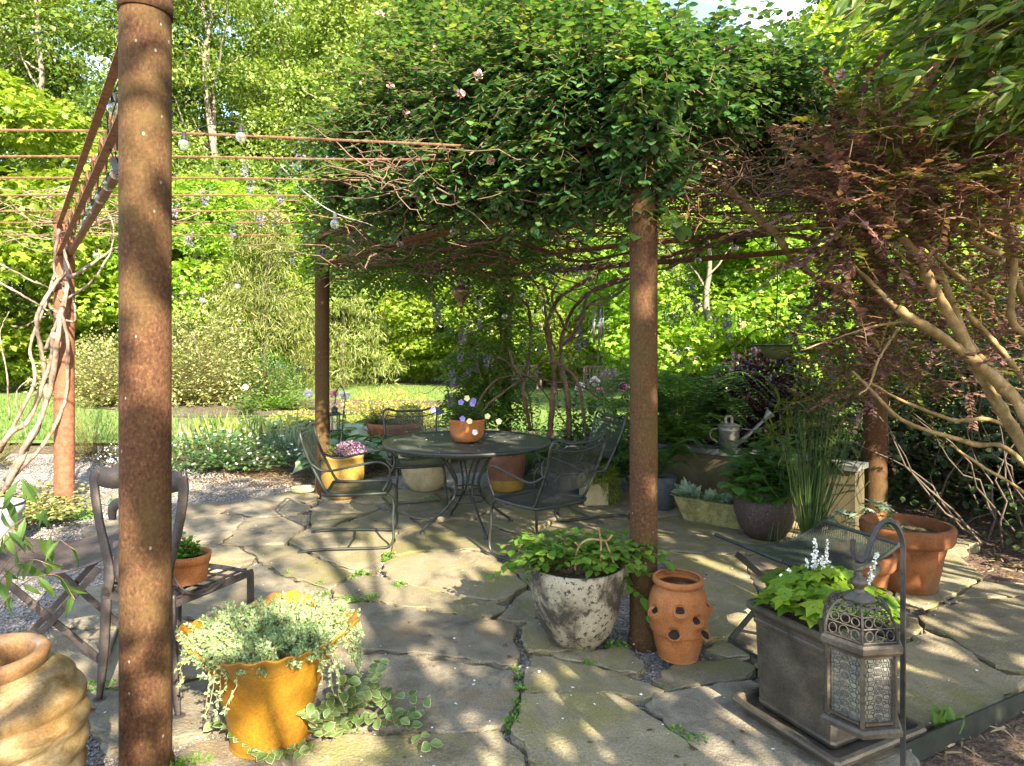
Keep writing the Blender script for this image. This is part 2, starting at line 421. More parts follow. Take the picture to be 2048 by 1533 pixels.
M['trunk'] = solid('grey_tree_bark', [(.3, (.10, .085, .062)), (.7, (.26, .225, .17))], scale=7, rough=.95, bump=.8, bscale=25, stretch=(1, 1, .3), bdist=.02)
M['darktrunk'] = solid('dark_tree_bark', [(.3, (.05, .038, .028)), (.7, (.13, .1, .075))], scale=7, rough=.95, bump=.8, bscale=25, stretch=(1, 1, .3), bdist=.02)
M['white'] = flat('white_petal', (.78, .76, .7)); M['paleyellow'] = flat('cream_petal', (.78, .7, .35))
M['pinkpetal'] = flat('pink_petal', (.75, .42, .42)); M['magenta'] = flat('magenta_petal', (.4, .1, .28))
M['lav'] = leafmat('lavender_petal', (.13, .10, .22), (.26, .22, .38), (.36, .31, .46), trans=.3, tboost=1)
M['blue'] = leafmat('blue_violet_petal', (.12, .1, .45), (.28, .26, .7), trans=.2, tboost=1)
M['wire'] = flat('black_cord', (.015, .015, .015)); M['whitewire'] = flat('white_cord', (.5, .5, .48))
M['bulb'] = glassmat('clear_bulb_glass', (.95, .97, .86), .9); M['frost'] = glassmat('frosted_lantern_glass', (.62, .62, .42), .78)
M['candle'] = flat('cream_candle_wax', (.7, .66, .5))
# leaves
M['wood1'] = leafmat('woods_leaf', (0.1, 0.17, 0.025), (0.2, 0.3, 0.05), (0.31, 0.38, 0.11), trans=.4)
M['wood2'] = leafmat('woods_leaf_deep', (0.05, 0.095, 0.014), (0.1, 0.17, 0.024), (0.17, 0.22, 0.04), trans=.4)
M['maple'] = leafmat('maple_leaf', (0.11, 0.19, 0.014), (0.21, 0.31, 0.024), (0.29, 0.38, 0.05), trans=.45)
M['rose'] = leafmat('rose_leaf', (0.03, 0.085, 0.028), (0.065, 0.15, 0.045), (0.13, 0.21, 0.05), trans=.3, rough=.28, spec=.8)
M['rosey'] = leafmat('young_sunlit_rose_leaf', (0.07, 0.15, 0.03), (0.11, 0.2, 0.045), (0.22, 0.23, 0.07), trans=.4)  # young leaves, yellower and paler so sunlight is painted into the colour
M['wist'] = leafmat('wisteria_leaf', (0.06, 0.12, 0.02), (0.11, 0.18, 0.03), (0.17, 0.22, 0.04), trans=.45)
M['conifer'] = leafmat('conifer_needle', (0.1, 0.15, 0.03), (0.2, 0.24, 0.055), (0.3, 0.3, 0.1), trans=.25)
M['tan'] = leafmat('tan_green_shrub_leaf', (0.13, 0.17, 0.045), (0.25, 0.27, 0.09), (0.38, 0.33, 0.17), trans=.3)
M['purple'] = leafmat('purple_loropetalum_leaf', (.09, .042, .05), (.18, .088, .09), (.26, .16, .11), trans=.3, rough=.35, tboost=1.3)
M['purpled'] = leafmat('dark_purple_leaf', (0.024, 0.012, 0.018), (0.055, 0.022, 0.032), (0.09, 0.03, 0.04), trans=.15, rough=.3, tboost=1.0, spec=.6)
M['olive'] = leafmat('olive_green_leaf', (0.09, 0.13, 0.014), (0.17, 0.21, 0.025), (0.27, 0.26, 0.04), trans=.45)
M['dark'] = leafmat('dark_evergreen_leaf', (0.018, 0.036, 0.012), (0.038, 0.065, 0.018), (0.065, 0.095, 0.025), trans=.2, rough=.35)
M['mid'] = leafmat('garden_leaf', (.045, .11, .018), (.08, .16, .03), (.12, .2, .04), trans=.4)
M['bright'] = leafmat('bright_garden_leaf', (.075, .19, .02), (.12, .26, .03), (.2, .33, .05), trans=.4)
M['yell'] = leafmat('golden_leaf', (.25, .27, .03), (.4, .38, .06), (.52, .44, .12), trans=.4)
M['grey'] = leafmat('silvery_leaf', (.12, .17, .10), (.22, .28, .18), (.32, .37, .26), trans=.25)
M['sedum'] = leafmat('blue_green_sedum', (0.15, 0.24, 0.1), (0.28, 0.39, 0.19), (0.44, 0.5, 0.25), trans=.3)
M['hosta'] = leafmat('hosta_leaf', (.08, .16, .06), (.16, .25, .11), (.4, .44, .28), trans=.3)
M['varieg'] = leafmat('pale_edge_of_leaf', (.42, .46, .25), (.5, .54, .3), (.56, .58, .36), trans=.3)
M['horse'] = leafmat('rush_stem', (.03, .06, .015), (.055, .095, .02), (.14, .14, .045), trans=.15)
M['straw'] = leafmat('dry_straw', (.13, .085, .045), (.25, .17, .09), (.4, .3, .17), trans=.15, tboost=1)
M['pebble'] = leafmat('river_pebble', (.14, .13, .12), (.28, .25, .22), (.42, .4, .37), trans=0, rough=.8, tboost=1)
M['ivy'] = leafmat('pale_groundcover_leaf', (.14, .2, .04), (.28, .32, .09), (.42, .42, .2), trans=.35)

M['droop'] = leafmat('drooping_tree_leaf', (.06, .13, .014), (.13, .22, .02), (.24, .29, .035), trans=.45)
M['oliveb'] = leafmat('olive_bronze_leaf', (.06, .085, .014), (.12, .14, .025), (.20, .17, .04), trans=.35)
M['darksoil'] = flat('shaded_pocket_soil', (.02, .012, .008), .95)  # near-black copy of the soil, shade inside the pockets put into the colour
M['brownleaf'] = leafmat('dead_leaf', (.10, .055, .025), (.2, .12, .055), (.3, .2, .1), trans=.15, tboost=1)
M['brownpot'] = solid('brown_pitted_stoneware', [(.3, (.025, .016, .013)), (.6, (.085, .055, .045)), (.75, (.2, .15, .12))], scale=70, rough=.65, bump=.6, bscale=90)

# ------------------------------------------------------------------ ground
def sheet(name, pts, z, mat, thick=None, kind='structure', parent=None):
    mb = MB(); n = len(pts)
    V = [(x, y, z) for x, y in pts]
    mb.add(V, [np.arange(n)])
    o = obj(name, mb, mat, parent)
    if kind and parent is None: o['kind'] = kind
    return o
def ell(cx, cy, rx, ry, n=40, w=.06):
    a = np.linspace(0, 2 * math.pi, n, endpoint=False)
    k = 1 + w * np.sin(3 * a + cx) + w * np.sin(5 * a + cy)
    return [(cx + rx * q * math.cos(t), cy + ry * q * math.sin(t)) for t, q in zip(a, k)]

sheet('ground', [(-300, -60), (300, -60), (300, 500), (-300, 500)], -.075, M['soil'])
sheet('gravel_path', [(-9, -3), (.8, -3), (.95, 1.9), (1.5, 2.45), (3.0, 3.5), (2.4, 5.4), (2.5, 7.6), (1.2, 8.6), (-1.6, 7.9), (-2.2, 7.2), (-3.2, 7.35), (-4.6, 7.9), (-6.5, 9.6), (-10, 9.9)], -.045, M['gravel'])
sheet('lawn', [(-80, 10.2), (-5.2, 10.6), (-3.2, 12.6), (-1.0, 13.2), (1.5, 12.0), (5, 10.5), (80, 10), (80, 33), (10, 34), (-12, 36), (-80, 33)], -.02, M['lawn'])
sheet('mulch_bed', ell(-6.2, 17.3, 4.6, 2.6), .004, M['soil'])
sheet('mulch_ring', ell(-3.7, 30, 2.2, 1.8), .004, M['soil'])
sheet('mulch_circle', ell(4.6, 13.8, 2.6, 1.6), .004, M['soil'])

# grass tufts on the lawn, too many to count
mb = MB()
n = 26000
Y = 10.9 + 20 * rng.random(n) ** 1.6
X = (rng.random(n) * 2 - 1) * (Y * .82)
pos = np.stack([X, Y, np.full(n, -.02)], 1)
d = rdir(n) * .5; d[:, 2] = 1
leaves(mb, pos, d, rdir(n), .05 + .04 * rng.random(n), 'blade', aspect=3.5)
tag(obj('grass', mb, M['mid']), 'short mown grass of the sunlit lawn', 'grass', kind='stuff')

# ------------------------------------------------------------------ patio of flagstones
STONES = [  # photo-traced outlines (pixels), g = greyer rock
 ([(661,1177),(727,1148),(779,1158),(849,1177),(936,1195),(1013,1210),(1012,1216),(974,1236),(953,1236),(911,1224),(835,1212),(744,1198),(699,1195),(668,1188)],0),
 ([(769,1129),(790,1115),(821,1107),(953,1104),(991,1118),(1029,1150),(1050,1170),(1016,1195),(995,1200),(946,1193),(883,1182),(814,1165),(779,1154),(769,1139)],0),
 ([(690,1207),(744,1204),(835,1218),(911,1230),(1029,1247),(1028,1264),(1036,1310),(1026,1329),(929,1315),(849,1306),(762,1299),(700,1294),(600,1290),(600,1240)],1),
 ([(695,1308),(762,1307),(849,1315),(929,1327),(1026,1339),(1029,1369),(1040,1386),(1015,1435),(998,1452),(935,1462),(849,1459),(727,1455),(600,1470),(560,1400),(600,1310)],1),
 ([(560,1500),(690,1466),(849,1466),(1001,1462),(1012,1476),(1045,1507),(1040,1540),(1020,1640),(590,1640)],0),
 ([(1049,1387),(1227,1389),(1268,1410),(1317,1445),(1387,1497),(1428,1530),(1450,1570),(1400,1640),(1100,1640),(1075,1540),(1052,1500),(1020,1458),(1039,1424)],0),
 ([(1063,1308),(1095,1311),(1143,1325),(1192,1332),(1241,1348),(1310,1370),(1328,1379),(1324,1386),(1289,1393),(1227,1384),(1049,1382),(1049,1334)],0),
 ([(1049,1240),(1110,1238),(1180,1250),(1190,1296),(1100,1303),(1058,1300),(1048,1290)],0),
 ([(1196,1298),(1240,1288),(1293,1330),(1275,1345),(1240,1342),(1195,1326),(1110,1310),(1100,1306)],0),
 ([(997,1236),(1022,1208),(1054,1183),(1100,1180),(1120,1200),(1090,1232),(1040,1243),(1020,1243)],0),
 ([(1307,1358),(1362,1323),(1470,1316),(1512,1330),(1490,1352),(1404,1365),(1338,1379),(1330,1377)],0),
 ([(1338,1386),(1420,1370),(1500,1360),(1700,1395),(1830,1470),(1840,1530),(1760,1640),(1480,1640),(1455,1560),(1400,1500),(1340,1458),(1292,1410),(1300,1399)],1),
 ([(1410,1297),(1440,1282),(1480,1290),(1500,1310),(1455,1312)],0),
 ([(1325,1106),(1478,1110),(1520,1200),(1462,1268),(1412,1284),(1400,1230),(1380,1190),(1350,1150)],0),
 ([(1266,1036),(1320,1037),(1400,1027),(1486,1058),(1578,1098),(1480,1105),(1345,1102),(1268,1100),(1254,1062)],0),
 ([(1842,1232),(1930,1200),(2048,1195),(2140,1240),(2120,1330),(2048,1342),(1990,1330),(1900,1270),(1850,1252)],0),
 ([(1800,1300),(1850,1260),(1900,1278),(1990,1338),(2060,1352),(2035,1378),(1960,1420),(1812,1462),(1700,1385)],0),
 ([(1525,1208),(1640,1236),(1760,1222),(1834,1236),(1842,1256),(1790,1300),(1690,1378),(1515,1345),(1506,1310),(1490,1285),(1470,1272)],0),
 ([(1485,1112),(1600,1108),(1740,1118),(1790,1196),(1752,1216),(1640,1230),(1530,1202)],1),
 ([(1498,1056),(1700,1062),(1780,1105),(1745,1113),(1592,1102)],0),
 ([(1765,1112),(1905,1102),(1965,1150),(1850,1222),(1796,1196)],0),
 ([(1862,1224),(1970,1158),(2060,1172),(2160,1200),(2150,1236),(2048,1190),(1930,1196)],0),
 ([(352,1034),(355,1012),(404,1005),(479,1002),(484,1005),(451,1018),(424,1028),(387,1036)],1),
 ([(456,1018),(489,1003),(528,992),(565,989),(593,998),(606,1008),(622,1011),(619,1018),(590,1027),(553,1032),(523,1033),(489,1027)],1),
 ([(345,1040),(420,1032),(470,1029),(485,1034),(486,1040),(468,1057),(452,1073),(445,1082),(400,1083),(345,1078)],1),
 ([(492,1036),(540,1037),(590,1032),(618,1030),(620,1040),(564,1086),(475,1087),(453,1083),(475,1060)],1),
 ([(580,1083),(624,1054),(660,1055),(702,1058),(789,1065),(787,1072),(774,1099),(756,1119),(750,1141),(727,1141),(677,1129),(628,1107)],0),
 ([(627,1042),(627,1016),(652,1006),(751,1008),(754,1018),(702,1032),(662,1048),(624,1051)],0),
 ([(676,1050),(762,1020),(815,1033),(838,1050),(790,1060),(702,1054)],0),
 ([(487,1095),(563,1092),(577,1094),(627,1116),(675,1137),(706,1148),(655,1176),(630,1169),(573,1151),(533,1129),(513,1110)],0),
 ([(345,1084),(475,1093),(508,1113),(498,1122),(465,1137),(417,1142),(345,1140)],0),
 ([(420,1147),(515,1131),(530,1135),(566,1154),(658,1187),(640,1206),(600,1232),(480,1245),(345,1228),(345,1152)],1),
 ([(650,1212),(685,1192),(693,1202),(672,1217)],0),
 ([(165,1055),(225,1040),(338,1040),(338,1148),(250,1170),(200,1110)],1),
 ([(120,1180),(240,1162),(338,1158),(338,1234),(335,1280),(240,1252),(110,1252)],1),
 ([(99,1260),(240,1258),(330,1286),(345,1238),(470,1252),(500,1300),(440,1330),(340,1372),(240,1372),(150,1375),(100,1330)],1),
 ([(158,1385),(240,1380),(345,1380),(450,1340),(520,1400),(490,1440),(380,1470),(300,1480),(220,1496),(175,1440)],1),
 ([(360,1500),(420,1475),(540,1460),(575,1490),(560,1560),(400,1600)],1),
 ([(800,1060),(842,1044),(950,1040),(1045,1078),(1040,1090),(1000,1110),(960,1098),(821,1101),(783,1110),(792,1075)],0),
 ([(1050,1078),(1100,1052),(1200,1060),(1252,1075),(1248,1112),(1150,1122),(1075,1108)],0),
 ([(1010,1118),(1050,1096),(1075,1112),(1150,1126),(1252,1116),(1256,1176),(1125,1196),(1110,1176),(1062,1172)],0),
 ([(764,1008),(900,1001),(1000,1012),(945,1034),(842,1038),(818,1030)],0),
 ([(1006,1012),(1110,1000),(1116,1034),(1090,1046),(1048,1070),(958,1037)],0),
 ([(1114,985),(1256,985),(1256,1030),(1122,1030)],0),
 ([(1122,1034),(1252,1035),(1300,1070),(1255,1071),(1205,1056),(1104,1048)],0),
 ([(640,988),(760,980),(898,976),(902,997),(760,1003),(655,1002)],0),
 ([(905,977),(1100,975),(1108,997),(1004,1008),(908,997)],1),
 ([(1262,980),(1360,985),(1405,1022),(1320,1033),(1262,1032)],0),
 ([(1410,1020),(1500,1010),(1700,1020),(1760,1058),(1500,1052)],0),
 ([(1700,1066),(1800,1050),(1960,1085),(1900,1098),(1790,1104)],0),
 ([(575,984),(560,988),(616,1004),(632,1000),(634,988)],0),
]
STP = []      # world polygons, for keeping pebbles off the stones
patio = bpy.data.objects.new('patio', None); COL.objects.link(patio); patio['kind'] = 'structure'
def refine(poly, step=.045, amp=.010):
    out = []
    n = len(poly)
    for i in range(n):
        a, b = np.array(poly[i]), np.array(poly[(i + 1) % n])
        L = np.linalg.norm(b - a); k = max(1, int(L / step))
        for j in range(k):
            t = j / k
            p = a + (b - a) * t
            nn = np.array([b[1] - a[1], a[0] - b[0]]) / (L + 1e-9)
            out.append(p + nn * rng.normal() * amp * (1 if j else .5))
    return np.array(out)
def inset(poly, d):
    n = len(poly); o = np.zeros_like(poly)
    pr, nx = np.roll(poly, 1, 0), np.roll(poly, -1, 0)
    t = nx - pr; t /= np.linalg.norm(t, axis=1)[:, None] + 1e-9
    o = poly + np.stack([-t[:, 1], t[:, 0]], 1) * d
    return o
def area(p):
    x, y = p[:, 0], p[:, 1]
    return .5 * np.sum(x * np.roll(y, -1) - y * np.roll(x, -1))
for poly, g in STONES:
    w = np.array([G(*p)[:2] for p in poly])
    if area(w) < 0: w = w[::-1]
    w = inset(w, -.004 * max(0., w[:, 1].mean() - 2.6))
    STP.append(w)
    r = refine(w, max(.04, .012 * w[:, 1].mean()))
    z = rng.uniform(-.004, .006); n = len(r)
    tx, ty = rng.normal(0, .004, 2); c = r.mean(0)
    def ht(q, zz): return np.column_stack([q, zz + z + (q[:, 0] - c[0]) * tx + (q[:, 1] - c[1]) * ty])
    jag = rng.normal(0, .004, (n, 2))
    jg2 = rng.normal(0, .003, (n, 2)); R0 = ht(r + jag * 1.5, -.085); R1 = ht(r + jag, -.030); R2 = ht(r - jag + jg2, -.014); R3 = ht(r + jg2, -.004); R4 = ht(inset(r, .007), .0)
    V = np.vstack([R0, R1, R2, R3, R4]); i = np.arange(n); k = (i + 1) % n
    Fs = []
    for l in range(4): Fs.append(np.stack([l * n + i, l * n + k, (l + 1) * n + k, (l + 1) * n + i], 1))
    Fs.append(4 * n + i)
    mb = MB().add(V, Fs)
    obj('flagstone', mb, M['stoneg' if g else 'stone'], patio)

def inside(poly, X, Y):
    x0, y0 = poly[:, 0], poly[:, 1]; x1, y1 = np.roll(x0, -1), np.roll(y0, -1)
    c = np.zeros(len(X), bool)
    for a, b, cc, d in zip(x0, y0, x1, y1):
        c ^= ((b > Y) != (d > Y)) & (X < (cc - a) * (Y - b) / (d - b + 1e-12) + a)
    return c
def off_stones(X, Y):
    k = np.ones(len(X), bool)
    for p in STP:
        bb = (X > p[:, 0].min()) & (X < p[:, 0].max()) & (Y > p[:, 1].min()) & (Y < p[:, 1].max())
        if bb.any():
            idx = np.nonzero(bb)[0]
            k[idx[inside(p, X[idx], Y[idx])]] = False
    return k
TPL['peb'] = (np.array([[-.5, 0, 0], [.5, 0, 0], [0, -.38, 0], [0, .38, 0], [0, 0, -.26], [0, 0, .26]]),
              [np.array([[1, 3, 5], [3, 0, 5], [0, 2, 5], [2, 1, 5], [3, 1, 4], [0, 3, 4], [2, 0, 4], [1, 2, 4]])])
mb = MB()
n = 90000
Y = 1.9 + 4.0 * rng.random(n) ** 1.3; X = (rng.random(n) * 2 - 1) * Y * .8
k = off_stones(X, Y) & (X < 1.25 + (Y - 2.3) * .5); X, Y = X[k], Y[k]
n = len(X); print('pebbles', n)
d = rdir(n); d[:, 2] *= .3; nn = rdir(n) * .35; nn[:, 2] += 1
leaves(mb, np.stack([X, Y, -.04 + .008 * rng.random(n)], 1), d, nn, .009 + .013 * rng.random(n) ** 2, 'peb')
n = 45000
Y = 5.2 + 4.2 * rng.random(n) ** 1.0; X = -Y * .85 + rng.random(n) * (Y * .85 + 1.4)
k = off_stones(X, Y) & ((Y < 7.3) | (X < -2.4 - (Y - 7.3) * 1.5)); X, Y = X[k], Y[k]; n = len(X)
d = rdir(n); d[:, 2] *= .3; nn = rdir(n) * .35; nn[:, 2] += 1
leaves(mb, np.stack([X, Y, -.038 + .008 * rng.random(n)], 1), d, nn, .014 + .018 * rng.random(n) ** 2, 'peb')
tag(obj('gravel', mb, M['pebble'], smooth=True), 'loose grey and tan pebbles between the flagstones and along the path', 'gravel', kind='stuff')

# mulch chips and pine straw
mb = MB()
n = 16000
X = 1.0 + 5 * rng.random(n); Y = 1.6 + 5 * rng.random(n) ** 1.2
k = off_stones(X, Y) & (X > 1.15 + (Y - 2.2) * .62); X, Y = X[k], Y[k]; n = len(X)
d = rdir(n); d[:, 2] *= .15; nn = rdir(n) * .4; nn[:, 2] += 1
leaves(mb, np.stack([X, Y, -.068 + .02 * rng.random(n)], 1), d, nn, .02 + .06 * rng.random(n) ** 2, 'blade', aspect=2.2)
n = 9000
a = rng.random(n) * 6.28; X = -2.6 + 1.6 * (rng.random(n) * 2 - 1); Y = 7.9 + 1.1 * (rng.random(n) * 2 - 1)
leaves(mb, np.stack([X, Y, -.06 + .03 * rng.random(n)], 1), np.stack([np.cos(a), np.sin(a), a * 0], 1), nn[:n] if len(nn) >= n else rdir(n) + [0, 0, 1.5], .02 + .05 * rng.random(n), 'blade', aspect=2.5)
tag(obj('mulch', mb, M['straw']), 'shredded bark mulch and pine straw in the beds', 'mulch', kind='stuff')
# fallen petals
mb = MB(); n = 260
Y = 2.3 + 4.4 * rng.random(n); X = (rng.random(n) * 2 - 1) * Y * .75; 
nn = rdir(n) * .2 + [0, 0, 1]; leaves(mb, np.stack([X, Y, np.full(n, .006)], 1), rdir(n) * [1, 1, .1], nn, .008 + .012 * rng.random(n) ** 2, 'diamond', aspect=1.4)
tag(obj('fallen_petals', mb, M['white']), 'tiny pale petals scattered over the flagstones', 'petals', kind='stuff')
mb = MB(); n = 520
Y = 2.1 + 4.2 * rng.random(n) ** 1.2; X = (rng.random(n) * 2 - 1) * Y * .78
k = off_stones(X, Y); keepn = (k | (rng.random(n) < .35)) & (X < 1.35 + (Y - 2.3) * .75); X, Y, k = X[keepn], Y[keepn], k[keepn]; n = len(X)
nn = rdir(n) * .45 + [0, 0, 1]; leaves(mb, np.stack([X, Y, np.where(k, -.028, .006)], 1), rdir(n) * [1, 1, .15], nn, .014 + .026 * rng.random(n) ** 2, 'fold', aspect=1.3)
tag(obj('leaf_litter', mb, M['brownleaf']), 'curled brown dead leaves caught in the joints of the patio', 'leaf litter', kind='stuff')
# moss and weeds in the joints
mb = MB()
for (px, py, r) in [(645,1190,.05),(720,1147,.07),(778,1110,.06),(700,1198,.09),(640,1169,.04),(575,1149,.03),(745,1195,.05),(860,998,.10),(1040,1378,.03),(1034,1410,.04),(1022,1440,.04),(1058,1160,.03),(1395,1480,.05),(1350,1462,.04),(1180,1325,.03),(195,1372,.08),(455,1350,.10),(380,1530,.09),(580,1505,.06),(690,1460,.05),(800,1170,.05),(668,1219,.05),(1235,1290,.06),(1030,1340,.03),(1300,1040,.05),(240,1000,.12),(150,1025,.25),(60,1000,.3),(330,1365,.05)]:
    x, y, _ = G(px, py)
    clump(mb, (x, y, -.015), (r, r * .8, .03), int(260 * (r / .06) ** 1.3), .016, 'fold', shell=.1, up=1.2)
tag(obj('joint_weeds', mb, M['bright']), 'small green weeds and moss growing in the joints of the patio', 'weeds', kind='stuff')

# ------------------------------------------------------------------ steel posts
POSTS = {'A': (-1.325, 2.35, .084, 2.72), 'B': (.686, 3.39, .072, 2.7), 'C': (-1.985, 6.8, .073, 2.68),
         'D': (3.24, 5.8, .098, 2.7), 'E': (-4.27, 6.2, .084, 2.7), 'F': (-.08, 8.1, .075, 2.7)}
PL = {'A': ('thick rusty steel pipe post standing in front of the scroll backed iron chair', 'rust'),
      'B': ('rusty pipe post behind the strawberry jar and the mottled planter', 'rust'),
      'C': ('slender dark rusty post beside the lantern and the ochre pot', 'rust'),
      'D': ('rusty brown post in shade beside the purple leaved tree', 'rust'),
      'E': ('sunlit orange red pipe post wrapped in pale wisteria trunks', 'rustred'),
      'F': ('dark rusty post behind the round table with wisteria climbing it', 'rust')}
for k, (x, y, r, h) in POSTS.items():
    t = thing('steel_post', PL[k][0], 'post', (x, y, 0), group='rusty posts of the pergola')
    mb = MB(); lathe(mb, [(r * .99, -.08), (r, .0), (r * 1.0, 1.2), (r * 1.01, h - .05), (r * .985, h)], 40)
    obj('pipe', mb, M[PL[k][1]], t, True)
    mb = MB(); lathe(mb, [(r * 1.0, 0), (r * 1.07, .002), (r * 1.07, .05), (r * 1.03, .055), (r * 1.06, .1), (r * 1.06, .112), (.001, .114)], 40)
    obj('cap', mb, M['rust'], t, True, loc=(0, 0, h - .01))
    mb = MB(); lathe(mb, [(r * 1.12, -.05), (r * 1.12, .006), (r * 1.0, .012)], 32)
    obj('base_collar', mb, M['rust'], t, True)

# ------------------------------------------------------------------ truss beams of angle iron with bar lattice
def truss(a, b, za, zb, label, double=True):
    (x0, y0), (x1, y1) = a, b
    t = thing('truss_beam', label, 'beam', (x0, y0, 0), group='lattice beams of the pergola')
    d = np.array([x1 - x0, y1 - y0]); L = np.linalg.norm(d); u = d / L; s = np.array([-u[1], u[0]])
    for z, nm in ((za, 'top_rail'), (zb, 'bottom_rail')):
        for o in ((-.03, .03) if double else (0,)):
            mb = MB()
            p = np.array([*(s * o), z]); q = np.array([*(d + s * o), z])
            rect_bar(mb, p, q, .005, .04)
            rect_bar(mb, p + [*(s * (.017 * np.sign(o + .001))), -.021], q + [*(s * (.017 * np.sign(o + .001))), -.021], .036, .005)
            obj(nm, mb, M['beam'], t)
    nb = int(L / .22)
    me = None
    for i in range(nb):
        f0, f1 = (i + .1) / nb, (i + .9) / nb
        if i % 2: z0, z1 = za - .01, zb + .01
        else: z0, z1 = zb + .01, za - .01
        if me is None or True:
            mb = MB(); tube(mb, [(*(d * f0), z0), (*(d * f1), z1)], .007, 6)
            obj('lattice_bar', mb, M['bar'], t)
    return t
PP = {k: np.array(v[:2]) for k, v in POSTS.items()}
truss(PP['A'], PP['E'], 2.68, 2.42, 'lattice beam running from the thick front post to the sunlit wisteria post')
truss(PP['C'], PP['B'], 2.68, 2.40, 'lattice beam strung with globe bulbs from the slender post to the post with the strawberry jar')
if 0: truss(PP['B'], PP['D'], 2.66, 2.40, 'lattice beam under the roses between strawberry jar post and shaded post')
truss(PP['C'], PP['F'], 2.66, 2.44, 'short lattice beam behind the table from lantern post to wisteria post')
truss(PP['F'], PP['D'], 2.66, 2.44, 'lattice beam behind the wind chime, reaching the shaded post')

# ------------------------------------------------------------------ reinforcing bars laid across the beams
BL = ['lowest in the picture', 'just above the lowest', 'third from the lowest', 'fourth from the lowest', 'fifth from the lowest', 'second from the top', 'topmost']
REB = [3.68, 4.19, 4.71, 5.24, 5.85, 6.37, 7.07]
names = ['topmost rusty ribbed bar crossing in front of the treetops', 'second rusty bar from the top crossing the trees', 'third rusty bar down, sunlit', 'fourth rusty bar down, sunlit',
         'fifth rusty bar down with twigs around it', 'sixth rusty bar down with twigs around it', 'lowest of the thin rusty bars by the wisteria post']
for i, y in enumerate(REB):
    z = 2.745
    x0, x1 = -.82 * y - .6, (-.25 * 1 if i == 0 else 1.8) + .2 * i
    pts = smooth_path([(x0, y, z), (-2.2, y + (.03 if i == 0 else 0), z), (-.8, y + (.18 if i == 0 else .03), z - .01), (x1, y + (.28 if i == 0 else .0), z - .005)], 14)
    nseg = len(pts)
    dense = np.vstack([pts[j] + (pts[j + 1] - pts[j]) * np.linspace(0, 1, 6, endpoint=False)[:, None] for j in range(nseg - 1)])
    rr = np.where(np.arange(len(dense)) % 2, .0085, .0068)
    mb = MB(); tube(mb, dense, rr, 6)
    tag(obj('rebar', mb, M['bar']), names[i] + ' of the pergola', 'bar', 'rusty bars over the pergola')
lab2 = ['rusty bar under the rose leaves, closest to the table', 'rusty bar in the shade over the table', 'rusty bar in the shade behind the hanging brass lantern', 'rusty bar above the wind chime', 'rusty bar near the rear wisteria post']
for i, (a, b) in enumerate([((-1.2, 5.6), (2.9, 4.9)), ((-1.5, 6.4), (3.4, 5.6)), ((-1.2, 7.2), (3.4, 6.3)), ((-.3, 4.2), (1.6, 8.0)), ((.5, 3.7), (2.5, 7.4))]):
    mb = MB(); p = np.linspace([*a, 2.72], [*b, 2.72], 60); tube(mb, p, np.where(np.arange(60) % 2, .009, .007), 6)
    tag(obj('rebar', mb, M['bar']), lab2[i], 'bar', 'rusty bars over the pergola')

# ------------------------------------------------------------------ string lights
def string_light(label, pts, mat='wire', drop=.02, r=.03, sag=None):
    t = thing('string_light', label, 'string light', (0, 0, 0), group='globe bulb strings on the pergola')
    mb = MB(); tube(mb, smooth_path([(p[0], p[1], p[2] + .0) for p in pts], 8), .0028, 5); obj('cord', mb, M[mat], t)
    for p in pts:
        if len(p) > 3: continue
        mb = MB(); lathe(mb, [(.001, 0), (.011, -.001), (.0125, -.03), (.015, -.034), (.015, -.045), (.001, -.046)], 10)
        s = obj('socket', mb, M[mat if mat == 'wire' else 'greypot'], t, True, loc=p)
        a = np.linspace(.28, math.pi, 9); mb = MB()
        lathe(mb, [(.0128, -.044)] + [(max(r * math.sin(q), 1e-4), -.044 - r * .9 + r * math.cos(q)) for q in a], 16)
        mb2 = mb; b = obj('bulb', mb2, M['bulb'], t, True, loc=p)
        mb = MB(); tube(mb, [(0, 0, -.046), (0.004, 0, -.06), (-.003, .002, -.07)], .0022, 4); obj('filament', mb, M['alu'], b)
    return t
def Q(px, py, Y): x, y, z = P(px, py, Y); return (x, y, z + .065)
def Qd(px, py, Y): return (*P(px, py, Y), 0)
string_light('bulb string with two globes hanging just under the topmost rusty bar', [Qd(336, 248, 3.66), Q(368, 288, 3.66), Qd(420, 250, 3.7), Q(482, 273, 3.72), Qd(560, 330, 3.9)])
string_light('row of globes hanging along the lattice beam beside the thick front post', [Qd(244, 150, 2.9), Q(228, 215, 3.0), Qd(215, 250, 3.1), Q(232, 345, 3.3), Q(217, 370, 3.6), Q(200, 396, 3.95), Q(186, 418, 4.3), Q(177, 438, 4.7), Q(168, 456, 5.2), Q(193, 510, 5.8)])
string_light('single globe on a white cord sagging in front of the leaves', [Qd(560, 330, 3.9), Qd(610, 385, 4.0), Q(670, 447, 4.1), Qd(740, 450, 4.6), Qd(780, 470, 5)], 'whitewire')
string_light('five globes hung under the lattice beam over the table', [Qd(740, 500, 5.6), Q(800, 487, 5.2), Q(907, 461, 4.6), Q(995, 427, 4.2), Q(1105, 412, 3.9), Q(1170, 435, 4.0)])
string_light('long droopy string of small globes deep under the canopy', [Qd(600, 500, 6.9), Q(650, 538, 6.6), Q(700, 545, 7.0), Q(765, 577, 7.0), Qd(830, 545, 6.8), Q(882, 551, 6.2), Q(937, 571, 6.2), Q(955, 604, 6.4), Q(1009, 632, 6.6), Q(1070, 631, 6.8)])
